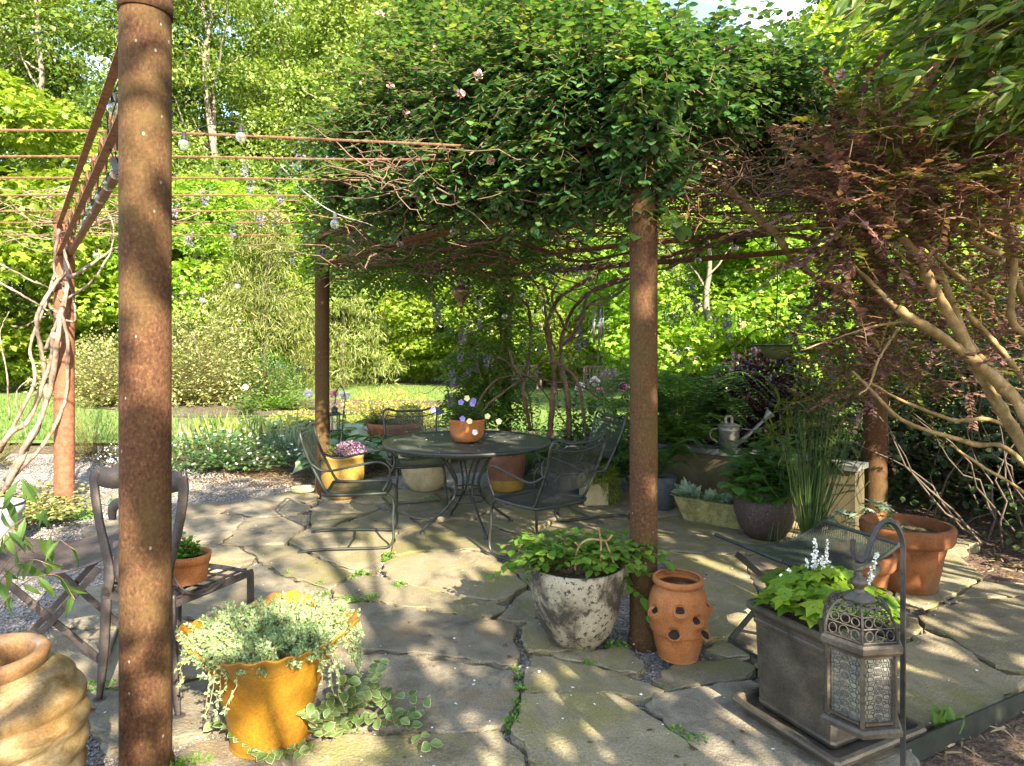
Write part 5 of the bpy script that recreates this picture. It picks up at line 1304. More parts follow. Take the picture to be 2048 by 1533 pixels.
WL = ['sunlit tree at the outer edge of the woods, mostly out of the picture', 'sunlit woodland tree in the upper corner above the rusty bars', 'sunlit woodland tree seen through the lattice beam with the globes', 'sunlit woodland tree right behind the thick front post',
      'sunlit woodland tree above the feathery conifer', 'sunlit woodland tree between the conifer and the slender post', 'sunlit woodland tree whose top meets the rose leaves', 'woodland tree seen under the rose canopy above the table',
      'woodland tree behind the wisteria covered rear post', 'woodland tree behind the wind chime', 'lower woodland tree under the patch of open sky', 'woodland tree behind the purple ball shrub', 'woodland tree hidden behind the drooping leaves']
for i in range(13):
    x = -31 + i * 5.0 + rng.normal() * .8; y = 36 + rng.normal() * 1.5 + (2 if x > 5 else 0)
    s = 1.12 + rng.random() * .25
    if 8 < x < 20: s *= .66
    if x < -14: y -= 4
    tree_at(x, y, VAR[i % 4], s, WL[i], 'sunlit trees of the woods')
for i in range(12):
    x = -40 + i * 7.2 + rng.normal() * 1.2; y = 45 + rng.normal() * 2
    tree_at(x, y, VAR[(i + 1) % 4], (1.35 + rng.random() * .3) * (.72 if 8 < x < 26 else 1), 'tall tree deep in the woods behind the first row', 'deep trees of the woods')
# understorey: a dense mass nobody could count
mb = MB()
for k in range(150):
    x = -44 + 88 * rng.random(); y = 40 + 6 * rng.random(); s = 1.4 + rng.random()
    clump(mb, (x, y, .6 + 3.2 * rng.random()), (s * 1.4, s, s), 170, .24, 'fold', shell=.3, aspect=1.3)
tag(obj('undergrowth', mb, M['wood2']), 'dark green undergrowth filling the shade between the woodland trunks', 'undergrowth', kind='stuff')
# bare pale trunks rising in front of the leaves
for i, (px, pyb, Y, top, r) in enumerate([(448, 760, 33, 0, .17), (585, 760, 35, -60, .15), (665, 756, 35, -40, .13), (545, 760, 36, -60, .11), (395, 755, 36, -60, .16), (700, 755, 37, -60, .12), (760, 755, 37, -60, .11), (60, 760, 30, -100, .2)]):
    x = (px - 1024) / F * Y; zt = H - (top - HY) / F * Y
    t = thing('bare_trunk_tree', ['pale forked trunk standing just above the second globe bulb', 'thin pale trunk seen beyond the slender post, west of two others', 'pale trunk near the wisteria edge', 'very thin pale trunk between two thicker ones',
                                  'pale trunk close by the thick front post', 'slim trunk seen through the wisteria blossom', 'slim trunk fading into the rose leaves', 'thick pale leaning trunk near the corner of the picture'][i], 'tree', (x, Y, -.05), group='pale bare trunks in the woods')
    mb = MB(); p = wiggle((0, 0, 0), (rng.normal() * .8, 0, zt), 16, .03); tube(mb, p, np.linspace(r, r * .4, 16), 8); obj('trunk', mb, M['trunk'], t, True)
    mb = MB()
    for k in range(9):
        j = 6 + int(9 * rng.random()); e = p[j] + np.array([rng.normal() * 1.6, rng.normal() * .6, 1.2 + 2.2 * rng.random()]); tube(mb, wiggle(p[j], e, 8, .08), np.linspace(r * .35, .015, 8), 5)
    obj('branches', mb, M['trunk'], t, True, kind='stuff')
# trunks at the edge of the lawn (in shade)
for px, pyb, lb in [(740, 752, 'dark trunk in the shade at the back edge of the lawn'), (866, 764, 'leafy tree with pale mulch ring standing on the lawn beyond the table'), (1740 - 500, 758, 'small tree trunk on the lawn seen under the wind chime')]:
    pass
MAP = []
for k in range(2):
    me, cc = crown_mesh('maple_crown', 6.2, 3.4, .5, 100, 480, .10, 'maple', .85, 60 + k, 'round', 'maple')
    MAP.append((me, trunk_mesh('maple_trunk', 6.0, .14, cc, 70 + k, 'trunk', 22, .3)))
tree_at(-3.9, 30, MAP[0], 1.25, 'green maple with drooping boughs beyond the table, in a pale mulch ring', None, 1.0, 'maple_tree')
tree_at(5.0, 16.5, MAP[1], 1.02, 'bright lime maple with layered leaves beyond the wind chime', None, .3, 'maple_tree')
tree_at(9.6, 20.0, MAP[0], 1.3, 'bright lime maple behind the purple ball shrub', None, 2.1, 'maple_tree')
tree_at(1.2, 27, MAP[1], 1.15, 'green maple standing behind the wisteria covered post', None, 4.1, 'maple_tree')
tree_at(-19.5, 23, MAP[0], 1.75, 'large bright maple at the side of the lawn behind the wisteria trunks', None, 3.3, 'maple_tree')
tree_at(-13.2, 27, MAP[1], 1.35, 'bright maple behind the thick front post', None, 5.3, 'maple_tree')
tree_at(-8.7, 31, MAP[0], 1.45, 'bright maple over the conifer, with pale trunks behind it', None, 2.7, 'maple_tree')
# conifers
me, cc = crown_mesh('conifer_crown', 6.5, 2.4, .2, 130, 150, .22, 'blade', .75, 81, 'cone', 'conifer')
CON = (me, trunk_mesh('conifer_trunk', 6.4, .12, cc, 82, 'darktrunk', 20, .1))
tree_at(-9.0, 23.5, CON, 1.0, 'feathery yellow green conifer behind the round shrubs', None, 0, 'conifer_tree')
tree_at(-6.9, 26.5, CON, .95, 'feathery conifer close to the slender post', None, 2, 'conifer_tree')

# ------------------------------------------------------------------ garden shrubs and beds
def shrub(name, label, c, r, nstem, nl, ls, lm, tpl='fold', extra=0, cat='shrub', stem='twig', z=0, group=None, dense=None, **kw):
    t = thing(name, label, cat, (c[0], c[1], z), group=group)
    bush(t, (0, 0, .05), r, nstem, nl, ls, lm, tpl, stem, extra=extra, **kw)
    return t
shrub('garden_shrub', 'tan and green arching shrub on the mulch bed before the conifer', (-8.7, 17.8), (2.1, 1.4, 3.2), 520, 24, .09, 'tan', extra=6000)
shrub('garden_shrub', 'broad pale green shrub touching the thick front post', (-10.6, 17.5), (1.7, 1.2, 2.2), 320, 20, .09, 'tan', extra=3500)
shrub('garden_shrub', 'round dark green shrub at the end of the mulch bed', (-6.9, 18.4), (1.15, 1.0, 1.45), 200, 18, .075, 'mid', extra=3500)
shrub('hellebore_clump', 'low green leafy clumps along the mulch bed', (-5.9, 16.3), (1.6, .6, .42), 160, 9, .10, 'bright', cat='plants')
shrub('garden_shrub', 'yellow green shrub at the lawn edge below the maple', (-13.5, 21.5), (2.4, 1.4, 1.9), 240, 18, .12, 'tan', extra=5000)
shrub('rosemary_bush', 'spiky rosemary bush beside the sunlit wisteria post', (-5.75, 8.9), (.75, .6, 1.05), 130, 60, .035, 'conifer', 'blade', stem='straw', aspect=3)
shrub('rosemary_bush', 'spiky rosemary bush behind the thick front post', (-4.9, 9.9), (.7, .6, .85), 110, 55, .035, 'grey', 'blade', stem='straw', aspect=3)
shrub('rosemary_bush', 'sprawling low rosemary in front of the gravel path edge', (-6.7, 8.3), (.8, .5, .6), 100, 50, .035, 'conifer', 'blade', stem='straw', aspect=3)
t = shrub('geranium_mound', 'low dark green geranium mound dotted with small white flowers', (-3.75, 8.35), (1.15, .62, .42), 340, 11, .045, 'rose', 'palm', extra=3500, cat='flowers')
mb = MB(); p, d = in_blob((0, 0, .08), (1.15, .62, .44), 190, .95); k = p[:, 2] > .1; leaves(mb, p[k], rdir(k.sum()), np.array([[0, -.6, .8]]) + rdir(k.sum()) * .2, .028, 'palm', aspect=1.6); obj('blossoms', mb, M['white'], t)
t = shrub('white_phlox', 'patch of white blossom at the end of the geranium mound', (-4.85, 8.2), (.4, .35, .32), 60, 8, .03, 'mid', cat='flowers')
mb = MB(); clump(mb, (0, 0, .2), (.38, .3, .14), 240, .022, 'diamond', aspect=1.5); obj('blossoms', mb, M['white'], t)
shrub('green_edging', 'low bright green ground cover behind the lantern post', (-2.45, 8.35), (.55, .4, .26), 150, 9, .03, 'mid', cat='plants', extra=1500)
t = thing('iris_clump', 'upright clump of blue grey iris blades behind the geranium', 'plant', (-3.95, 9.1, 0))
mb = MB(); n = 240; p = np.stack([rng.normal(size=n) * .38, rng.normal(size=n) * .2, np.zeros(n)], 1); d = rdir(n) * .42; d[:, 2] = 1
leaves(mb, p, d, rdir(n), .45 + .25 * rng.random(n), 'blade', aspect=.9); obj('foliage', mb, M['conifer'], t)
t = thing('iris_clump', 'tuft of strappy pale blades beside the bowl of parsley', 'plant', (-3.0, 8.9, 0))
mb = MB(); n = 110; p = np.stack([rng.normal(size=n) * .25, rng.normal(size=n) * .15, np.zeros(n)], 1); d = rdir(n) * .6; d[:, 2] = 1
leaves(mb, p, d, rdir(n), .34 + .2 * rng.random(n), 'blade', aspect=1.); obj('foliage', mb, M['grey'], t)
shrub('upright_shrublet', 'small upright leafy shrub behind the iris blades', (-4.5, 9.6), (.25, .2, .62), 40, 12, .045, 'mid')
def hosta(label, c, r, n, mat='hosta', ls=.22):
    t = thing('hosta', label, 'plant', (c[0], c[1], 0), group='hostas in the flower bed'); mb = MB(); ms = MB()
    for k in range(n):
        a = rng.random() * 6.28; q = r * (.25 + .75 * rng.random()); h = .12 + .2 * rng.random(); cc, s = math.cos(a), math.sin(a)
        p = np.array([cc * q, s * q, h]); d = np.array([[cc, s, -.2]]); l = ls * (.7 + .6 * rng.random())
        leaves(mb, p[None], d + rdir(1) * .2, np.array([[0, 0, 1.]]) + rdir(1) * .25, l, 'oval', 1, 1.35); leaves(mb, p[None] + [0, 0, .004], d, np.array([[0, 0, 1.]]), l * .02, 'oval', 0)
        tube(ms, [(0, 0, 0), p], .005, 4, cap=False)
    obj('foliage', mb, [M['mid'], M[mat]], t); obj('stems', ms, M['horse'], t)
hosta('pale striped hosta behind the side chair', (-2.1, 8.0), .40, 55); hosta('pale edged hosta under the thyme bowl', (-1.45, 8.6), .45, 60)
hosta('large hosta cluster near the slender post', (-2.9, 9.7), .6, 70); hosta('silvery hosta row beyond the lantern', (-2.6, 10.8), .8, 70, 'grey'); hosta('bluish hosta behind the pansy bowl', (.15, 7.8), .45, 34, 'mid', .3)
hosta('small hosta below the hanging candle lantern', (-2.0, 9.1), .45, 46)
hosta('pale hosta fringe far behind the lantern post', (-3.9, 11.3), .8, 60, 'grey')
shrub('golden_shrub', 'golden yellow shrub lit by the sun behind the candle lantern', (-2.35, 12.4), (1.15, .5, .75), 220, 12, .055, 'yell', extra=2500)
shrub('golden_shrub', 'low golden foliage spilling in front of the lawn', (-3.9, 12.2), (.8, .4, .35), 110, 9, .05, 'yell', extra=900)
def peony(label, x, y, zf, cols):
    t = thing('peony', label, 'flower', (x, y, 0)); bush(t, (0, 0, .02), (.35, .3, zf - .1), 40, 8, .10, 'mid', 'lance', aspect=1.6)
    for k, c in enumerate(cols):
        mb = MB(); v = np.array([rng.normal() * .22, rng.normal() * .15 - .1, zf + rng.normal() * .06]); n = 34
        d = rdir(n); leaves(mb, np.repeat(v[None], n, 0), d, rdir(n), .075, 'oval', aspect=1.7); obj('flower', mb, M[c], t)
peony('white and blush peonies beside the slender rusty post', -2.5, 9.3, .85, ['white', 'white', 'pinkpetal', 'white'])
peony('pink and white peony beyond the rusty post with the jar', 1.35, 8.9, .98, ['magenta', 'pinkpetal', 'white', 'white'])
peony('single white bloom over the mulch bed', -6.1, 15, .65, ['white'])
mb = MB(); n = 5
t = thing('iris_flower', 'single blue violet iris flower behind the mesh chair', 'flower', (-1.08, 9.4, 0)); tube(mb, [(0, 0, 0), (0.02, 0, .62)], .005, 5); obj('stalk', mb, M['horse'], t)
mb = MB(); leaves(mb, np.repeat([[.02, 0, .62]], 9, 0), rdir(9), rdir(9), .09, 'oval', aspect=1.6); obj('flower', mb, M['blue'], t)
shrub('leafy_perennials', 'mixed pale green perennials between the thyme bowl and the wisteria post', (-.95, 9.3), (.7, .5, .55), 150, 10, .06, 'grey', cat='plants')
shrub('leafy_perennials', 'lush light green plants at the foot of the wisteria post', (.35, 8.9), (.8, .4, .5), 170, 10, .06, 'bright', cat='plants')
shrub('camellia_bush', 'dark glossy dense bush behind the mesh chair by the small block pot', (1.05, 7.5), (.62, .45, 1.0), 190, 14, .06, 'mid', 'oval', extra=1200)
shrub('camellia_bush', 'glossy dark twiggy bush with dark leaf clusters above the table edge', (.75, 8.0), (.5, .4, 1.25), 60, 12, .07, 'dark', 'oval')
t = thing('fern_clump', 'tall fern clump with arching fronds between the rusty post and watering can', 'fern', (1.9, 7.3, 0)); fern(t, (0, 0, .35), 90, .95, 'mid', .85, .11)
t = thing('fern_clump', 'fern spilling over the end of the low wall', 'fern', (1.66, 6.75, .3)); fern(t, (0, 0, .1), 60, .62, 'bright', .6, .08)
shrub('garden_shrub', 'green and golden shrub behind the watering can', (3.0, 9.4), (1.1, .6, .85), 200, 11, .06, 'yell', extra=1500)
shrub('garden_shrub', 'mid green leafy shrub filling the bed behind the ferns', (2.0, 8.6), (.9, .6, .95), 220, 12, .06, 'mid', extra=1500)
t = shrub('loropetalum_ball', 'rounded dark purple shrub behind the watering can', (2.95, 7.7), (.88, .7, 1.5), 500, 14, .06, 'purpled', 'oval', extra=19000)
shrub('ivy_patch', 'sunlit pale green leaves sprawling round the wisteria post', (-4.8, 6.0), (1.2, .9, .22), 220, 8, .06, 'ivy', 'oval', cat='plants')
shrub('ivy_patch', 'pale groundcover at the foot of the sunlit red post', (-4.2, 5.6), (.55, .35, .16), 90, 8, .055, 'ivy', 'oval', cat='plants')
# willowy leaves entering the picture by the folding table
t = thing('willowy_plant', 'slender arching stems with long narrow leaves over the rusty folding table', 'plant', (-2.1, 1.9, 0))
ms, ml = MB(), MB()
for q in [[(-60, 1250), (20, 1120), (90, 1070), (150, 1100)], [(-60, 1200), (0, 1080), (60, 1030), (110, 1010)], [(-60, 1300), (30, 1180), (110, 1150), (150, 1200)], [(-40, 1100), (10, 1010), (40, 960), (60, 970)], [(-60, 1260), (10, 1150), (60, 1120), (100, 1130)], [(-60, 1200), (-10, 1100), (20, 1060), (50, 1060)]]:
    ps = smooth_path([np.array(P(a, b, 2.3 + .1 * rng.random())) - [-2.1, 1.9, 0] for a, b in q], 6); tube(ms, ps, .0018, 4)
    n = len(ps); idx = np.arange(5, n, 2); k = len(idx); d = rdir(k) * .6; d[:, 2] -= .75; d[:, 0] += .2
    leaves(ml, ps[idx], d, rdir(k) * .5 + [0, -.6, .5], .075 + .035 * rng.random(k), 'lance', aspect=1.0)
obj('foliage', ml, M['mid'], t); obj('stems', ms, M['twig'], t, True)

# ------------------------------------------------------------------ wisteria
def vine(mb, pts, r0, r1, n=8, seg=7, noise=.015):
    p = smooth_path(pts, n); p = p + np.cumsum(rng.normal(size=p.shape), 0) * noise * .25
    rr = np.linspace(r0, r1, len(p)) * (1 + .12 * rng.normal(size=len(p)))
    tube(mb, p, np.abs(rr), seg)
    return p
ex, ey = POSTS['E'][:2]
t = thing('wisteria_vine', 'pale twisting wisteria trunks climbing the sunlit red post', 'vine', (ex, ey, 0))
def E_(px, py, Y=6.05): return np.array(P(px, py, Y)) - [ex, ey, 0]
trk = [([(-10, 1010), (30, 930), (70, 850), (95, 760), (110, 650), (125, 560), (120, 480)], .05, .03), ([(10, 960), (60, 880), (90, 800), (80, 700), (75, 620), (110, 560), (130, 520)], .04, .022),
       ([(-30, 930), (20, 870), (60, 840), (100, 740), (112, 660)], .045, .03), ([(0, 980), (80, 900), (125, 820), (140, 740), (135, 640), (105, 600), (120, 520)], .028, .02),
       ([(90, 700), (120, 640), (140, 590), (118, 540), (128, 460)], .03, .02), ([(0, 905), (60, 770), (60, 690), (100, 590), (125, 550)], .025, .018), ([(130, 640), (150, 640), (145, 600), (128, 560)], .016, .012),
       ([(130, 560), (170, 540), (230, 500), (300, 470), (400, 430)], .028, .012), ([(135, 600), (190, 560), (235, 480), (215, 410)], .02, .008), ([(-40, 540), (40, 590), (90, 620), (110, 640)], .016, .012), ([(-40, 510), (60, 560), (100, 580), (120, 600)], .014, .01),
       ([(20, 840), (15, 740), (0, 660), (20, 620)], .012, .006), ([(60, 890), (30, 800), (60, 760)], .01, .006)]
for q, a, b in trk:
    mb = MB(); vine(mb, [E_(*p, 6.05 - .12 * math.sin(i * 1.9)) for i, p in enumerate(q)], a * .62, b * .62); obj('stem', mb, M['vinebark'], t, True)
mb = MB()
for k in range(70):
    a = E_(-20 + 380 * rng.random() ** 1.1, 380 + 110 * rng.random(), 5.6 + 1.6 * rng.random()); b = a + np.array([rng.normal() * .5, rng.normal() * .2, rng.normal() * .16]); tube(mb, wiggle(a, b, 7, .12), np.linspace(.006, .002, 7), 4, cap=False)
obj('twigs', mb, M['vinebark'], t, True, kind='stuff')
ml = MB()
def wisteria_leaf(ml, base, d, L=.22):
    d = np.asarray(d, float); d /= np.linalg.norm(d); n = 6
    f = np.linspace(.25, 1, n)[:, None]; pos = base + d * L * f; pos[:, 2] -= (f[:, 0] ** 2) * L * .35
    sd = np.cross(d, [0, 0, 1.]); sd /= np.linalg.norm(sd) + 1e-9
    for sg in (-1, 1): leaves(ml, pos, np.repeat((sd * sg + d * .4 - [0, 0, .35])[None], n, 0), np.repeat([[0, -.2, 1.]], n, 0) + rdir(n) * .25, L * .38, 'fold', aspect=.75)
for k in range(120):
    px = 0 + 640 * rng.random(); py = 300 + 190 * rng.random(); 
    if px < 330 and rng.random() < .7: continue
    wisteria_leaf(ml, E_(px, py, 6 + 1.8 * rng.random()), rdir(1)[0] * [1, 1, .4])
obj('foliage', ml, M['wist'], t)
def raceme(mb, base, L=.16, r=.035):
    n = int(90 * L / .16); f = rng.random(n); d = rdir(n) * (r * (1 - .65 * f))[:, None]; pos = base + d; pos[:, 2] -= f * L
    leaves(mb, pos, d + [0, 0, -.01], rdir(n), .018, 'diamond', aspect=1.6)
mb = MB()
for px, py in [(548, 445), (465, 462), (410, 395), (560, 395), (590, 330), (600, 320), (490, 340), (500, 375), (520, 440), (350, 420), (380, 480), (615, 480), (640, 505)]: raceme(mb, E_(px, py - 10, 6.4), .11)
obj('blossoms', mb, M['lav'], t)

fx, fy = POSTS['F'][:2]
t = thing('wisteria_vine', 'tangled looping wisteria on the dark rear post with hanging lavender flowers', 'vine', (fx, fy, 0))
def F_(px, py, Y=7.9): return np.array(P(px, py, Y)) - [fx, fy, 0]
for q, a, b, Y in [([(1100, 880), (1110, 800), (1120, 740), (1105, 660), (1125, 600), (1180, 560), (1240, 520)], .035, .02, 7.4), ([(1140, 880), (1135, 790), (1120, 720), (1130, 650), (1170, 590), (1260, 555)], .03, .02, 7.5),
     ([(1060, 860), (1045, 780), (1055, 720), (1062, 660), (1050, 610), (1005, 590), (1004, 540)], .024, .014, 7.6), ([(1170, 870), (1150, 760), (1090, 720), (1060, 740), (1010, 770), (960, 800), (930, 850)], .018, .01, 7.3),
     ([(1020, 700), (1040, 745), (1090, 760), (1150, 770), (1200, 800)], .015, .01, 7.3), ([(955, 500), (960, 540), (1000, 560), (1050, 555), (1100, 535)], .014, .010, 6.4), ([(1110, 700), (1090, 640), (1080, 590), (1040, 540), (1000, 520)], .016, .01, 7.2),
     ([(1130, 660), (1100, 600), (1120, 560), (1180, 530)], .016, .01, 7), ([(1125, 690), (1170, 640), (1190, 580), (1270, 540), (1340, 535)], .022, .012, 6.8), ([(1150, 640), (1190, 600), (1230, 590), (1262, 560)], .018, .01, 6.8),
     ([(930, 850), (990, 760), (1060, 760), (1110, 830), (1150, 880)], .012, .008, 7.4), ([(970, 740), (1000, 720), (1050, 780), (1070, 860)], .012, .008, 7.4), ([(880, 500), (1000, 480), (1150, 520), (1262, 500)], .018, .012, 5.6), ([(700, 480), (850, 500), (1000, 530), (1150, 600)], .012, .008, 6.2)]:
    mb = MB(); vine(mb, [F_(*p, Y - .25 * math.sin(i * 1.7)) for i, p in enumerate(q)], a, b, noise=.02); obj('stem', mb, M['twig'], t, True)
mb = MB()
for k in range(190):
    px = 640 + 620 * rng.random(); py = 440 + 110 * rng.random(); a = F_(px, py, 4.6 + 3.2 * rng.random()); a[2] = max(a[2], 2.2 - 0); b = a + np.array([rng.normal() * .7, rng.normal() * .5, rng.normal() * .15]); tube(mb, wiggle(a, b, 9, .16), np.linspace(.008, .003, 9), 4, cap=False)
for k in range(70):
    a = F_(930 + 260 * rng.random(), 600 + 240 * rng.random(), 7.2 + .8 * rng.random()); b = a + rdir(1)[0] * .6; tube(mb, wiggle(a, b, 9, .2), np.linspace(.006, .002, 9), 4, cap=False)
obj('twigs', mb, M['twig'], t, True, kind='stuff')
ml = MB()
for k in range(900):
    u = rng.random()
    if u < .5: px = 640 + 460 * rng.random(); py = 455 + 110 * rng.random() ** 1.6; Y = 5.6 + 2.6 * rng.random()
    elif u < .85: px = 985 + 60 * rng.normal() * .6; py = 560 + 270 * rng.random(); Y = 7.4 + .8 * rng.random()
    else: px = 900 + 80 * rng.random(); py = 700 + 130 * rng.random(); Y = 7.2 + .8 * rng.random()
    wisteria_leaf(ml, F_(px, py, Y), rdir(1)[0] * [1, 1, .5] - [0, 0, .3], .24)
obj('foliage', ml, M['wist'], t)
mb = MB()
for px, py in [(936, 500), (943, 540), (925, 470), (876, 615), (869, 628), (960, 645), (945, 655), (922, 675), (928, 670), (920, 715), (952, 730), (973, 722), (903, 745), (938, 740), (905, 765), (915, 770), (650, 500), (652, 525), (645, 575), (665, 545), (757, 500), (700, 510), (820, 500), (905, 560), (925, 560), (900, 800), (640, 540), (1150, 545), (1185, 570), (1165, 625), (1160, 655), (1185, 655), (1170, 680), (1215, 650), (1155, 690), (1100, 550), (958, 600), (880, 640)]:
    raceme(mb, F_(px, py - 12, 6.9 + .6 * rng.random()), .13)
for k in range(20): raceme(mb, F_(1310 + 170 * rng.random(), 555 + 110 * rng.random(), 6.5 + .8 * rng.random()), .09, .03)
obj('blossoms', mb, M['lav'], t)
ms = MB()
for k in range(12): a = F_(1300 + 190 * rng.random(), 520 + 40 * rng.random(), 6.5 + .6 * rng.random()); tube(ms, wiggle(a, a + [rng.normal() * .4, 0, -.35 - .3 * rng.random()], 6, .1), .003, 4, cap=False)
obj('hanging_twigs', ms, M['twig'], t)

# ------------------------------------------------------------------ the climbing rose on top of the pergola
t = thing('climbing_rose', 'huge climbing rose smothering the pergola roof with round leaves and pale pink buds', 'climbing rose', (1.0, 4.6, 2.6))
RC = np.array([1.0, 4.6, 2.6])
def blob(px, py, Y, r): return np.array(P(px, py, Y)) - RC, np.array(r)
BL_ = [(*blob(760, 300, 5.6, (.75, .9, .42)), 2600), (*blob(860, 215, 5.2, (.8, .9, .62)), 4200), (*blob(880, 90, 5.4, (.6, .7, .6)), 2400), (*blob(1010, 210, 4.6, (.75, .8, .7)), 5200), (*blob(1120, 120, 4.4, (.7, .7, .55)), 3600), (*blob(1200, 210, 4.0, (.7, .6, .55)), 4600),
       (*blob(1000, 340, 4.5, (.75, .6, .26)), 3200), (*blob(1180, 330, 3.9, (.55, .4, .25)), 2300), (*blob(1345, 180, 4.4, (.75, .8, .50)), 3600), (*blob(1480, 215, 4.7, (.75, .8, .42)), 3400), (*blob(1620, 260, 5.0, (.8, .8, .42)), 3400), (*blob(1290, 260, 3.22, (.17, .10, .24)), 800), (*blob(1330, 170, 3.5, (.35, .25, .25)), 1300), (*blob(700, 370, 5.0, (.34, .3, .2)), 900), (*blob(800, 395, 4.7, (.36, .3, .17)), 1000), (*blob(930, 385, 4.3, (.36, .3, .17)), 1000), (*blob(1060, 395, 4.0, (.34, .25, .15)), 1000), (*blob(1180, 375, 3.75, (.3, .2, .15)), 900), (*blob(1420, 250, 3.9, (.3, .2, .15)), 700),
       (*blob(1560, 330, 5.2, (.9, .6, .32)), 2200), (*blob(1750, 290, 5.2, (.8, .7, .55)), 3000), (*blob(1100, 300, 6.2, (1.6, 1.3, .45)), 3500), (*blob(1450, 330, 6.4, (1.6, 1.2, .5)), 3500)]
ml, ms = MB(), MB()
my = MB()
for c, r, n in BL_:
    for k in range(int(n / 9)):
        d = rdir(1)[0]; q = .35 + .65 * rng.random() ** .5; tip = c + d * r * q * 1.12; b = c + d * r * q * .35 + rng.normal(size=3) * .08
        lit = np.clip((.7 - tip[0]) * .35, .04, .5); tgt = my if (tip[2] > c[2] + r[2] * .1 and rng.random() < lit) else ml  # painted sunlight: more of the paler leaves on upper sides, towards the left
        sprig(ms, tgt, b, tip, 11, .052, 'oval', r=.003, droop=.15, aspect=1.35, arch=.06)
# sprays hanging in front
for px, py, Y in [(655, 330, 5.2), (640, 380, 5.4), (700, 400, 5.0), (760, 430, 4.9), (815, 430, 4.6), (870, 400, 4.3), (930, 380, 4.1), (980, 300, 3.9), (1040, 300, 3.8), (1000, 380, 4.0), (1050, 440, 4.0), (1120, 400, 3.8), (1180, 400, 3.7), (1230, 400, 3.5), (1010, 200, 3.9), (1070, 240, 3.8), (950, 250, 4.1), (820, 300, 4.6), (900, 330, 4.4),
                  (1150, 170, 3.6), (1210, 200, 3.5), (1290, 210, 3.4), (1320, 250, 3.4), (1310, 300, 3.35), (1250, 270, 3.4), (1290, 350, 3.3), (1320, 370, 3.3), (1340, 330, 3.3), (1270, 380, 3.3), (1500, 270, 4.4), (1400, 230, 4.0), (1560, 250, 4.5), (1480, 200, 4.2), (1430, 150, 4.2), (1600, 200, 4.6), (1660, 260, 4.7), (1550, 180, 4.4)]:
    for k in range(13):
        tip = np.array(P(px + rng.normal() * 38, py + rng.normal() * 26, Y)) - RC; b = tip + np.array([.05 + rng.normal() * .12, .35, .14 + .12 * rng.random()])
        sprig(ms, ml, b, tip, 12, .064, 'oval', r=.003, droop=.2, aspect=1.35, arch=.06, upn=1.)
for k in range(150):
    px = 600 + 330 * rng.random(); lo = 470 - (px - 600) * 1.45; py = lo + rng.normal() * 45; tip = np.array(P(px, py, 5.0 + .6 * rng.random())) - RC
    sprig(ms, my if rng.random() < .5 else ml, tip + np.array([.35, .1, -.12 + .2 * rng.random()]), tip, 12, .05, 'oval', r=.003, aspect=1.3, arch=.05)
for k in range(120):
    px = 640 + 680 * rng.random(); Y = np.interp(px, [640, 1000, 1320], [5.3, 4.1, 3.3]) + .2 * rng.random(); top = np.array(P(px, 385 + 30 * rng.random(), Y)) - RC
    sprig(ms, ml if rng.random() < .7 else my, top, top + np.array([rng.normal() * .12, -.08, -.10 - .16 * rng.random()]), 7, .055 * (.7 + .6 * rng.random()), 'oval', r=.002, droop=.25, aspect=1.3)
# long shoots against the sky
for px, py, Y in [(1150, -20, 4.2), (1180, -10, 4.1), (1300, -15, 4.1), (1345, 25, 4.2), (1335, -10, 4.0), (1420, 50, 4.4), (1470, 30, 4.4), (1540, 5, 4.4), (1530, -15, 4.3), (1380, 40, 4.4), (1610, 40, 4.6), (1620, -10, 4.6), (1230, -30, 4.1), (1060, -20, 4.4), (1260, 0, 4.1), (1100, 10, 4.3), (1560, 50, 4.4), (1500, 70, 4.5)]:
    tip = np.array(P(px, py, Y)) - RC; b = np.array(P(px + rng.normal() * 30, 190, Y + .1)) - RC; sprig(ms, ml, b, tip, 20, .052, 'oval', r=.003, aspect=1.3)
    sprig(ms, ml, b + [.05, 0, 0], tip + [rng.normal() * .1, 0, -.12], 16, .05, 'oval', r=.003, aspect=1.3)
obj('foliage', ml, M['rose'], t); obj('young_sunlit_foliage', my, M['rosey'], t); obj('fine_stems', ms, M['twig'], t, True)
# woody tangle under the leaves
mt, mt2 = MB(), MB()
for k in range(620):
    px = 740 + 950 * rng.random(); py = 300 + 170 * rng.random() ** 1.2; Y = 3.8 + 3.2 * rng.random()
    if px > 1250: py += 30
    a = np.array(P(px, py, Y)); a[2] = min(max(a[2], 2.35 + .25 * rng.random()), 3.4); a -= RC
    L = .3 + .5 * rng.random(); b = a + rdir(1)[0] * [L, L, L * .45]; tube(mt, wiggle(a, b, 7, .16), np.linspace(.0055, .002, 7), 4, cap=False)
obj('thorny_twigs', mt, M['twig'], t, True, kind='stuff')
for k in range(330):
    px = 1240 + 480 * rng.random(); py = 235 + 215 * rng.random(); Y = 3.55 + 1.5 * rng.random(); a = np.array(P(px, py, Y)) - RC
    L = .2 + .3 * rng.random(); b = a + rdir(1)[0] * [L, L * .5, L * .6]; tube(mt2, wiggle(a, b, 8, .2), np.linspace(.0042, .0015, 8), 4, cap=False)
obj('bare_twigs', mt2, M['midtwig'], t, True, kind='stuff')
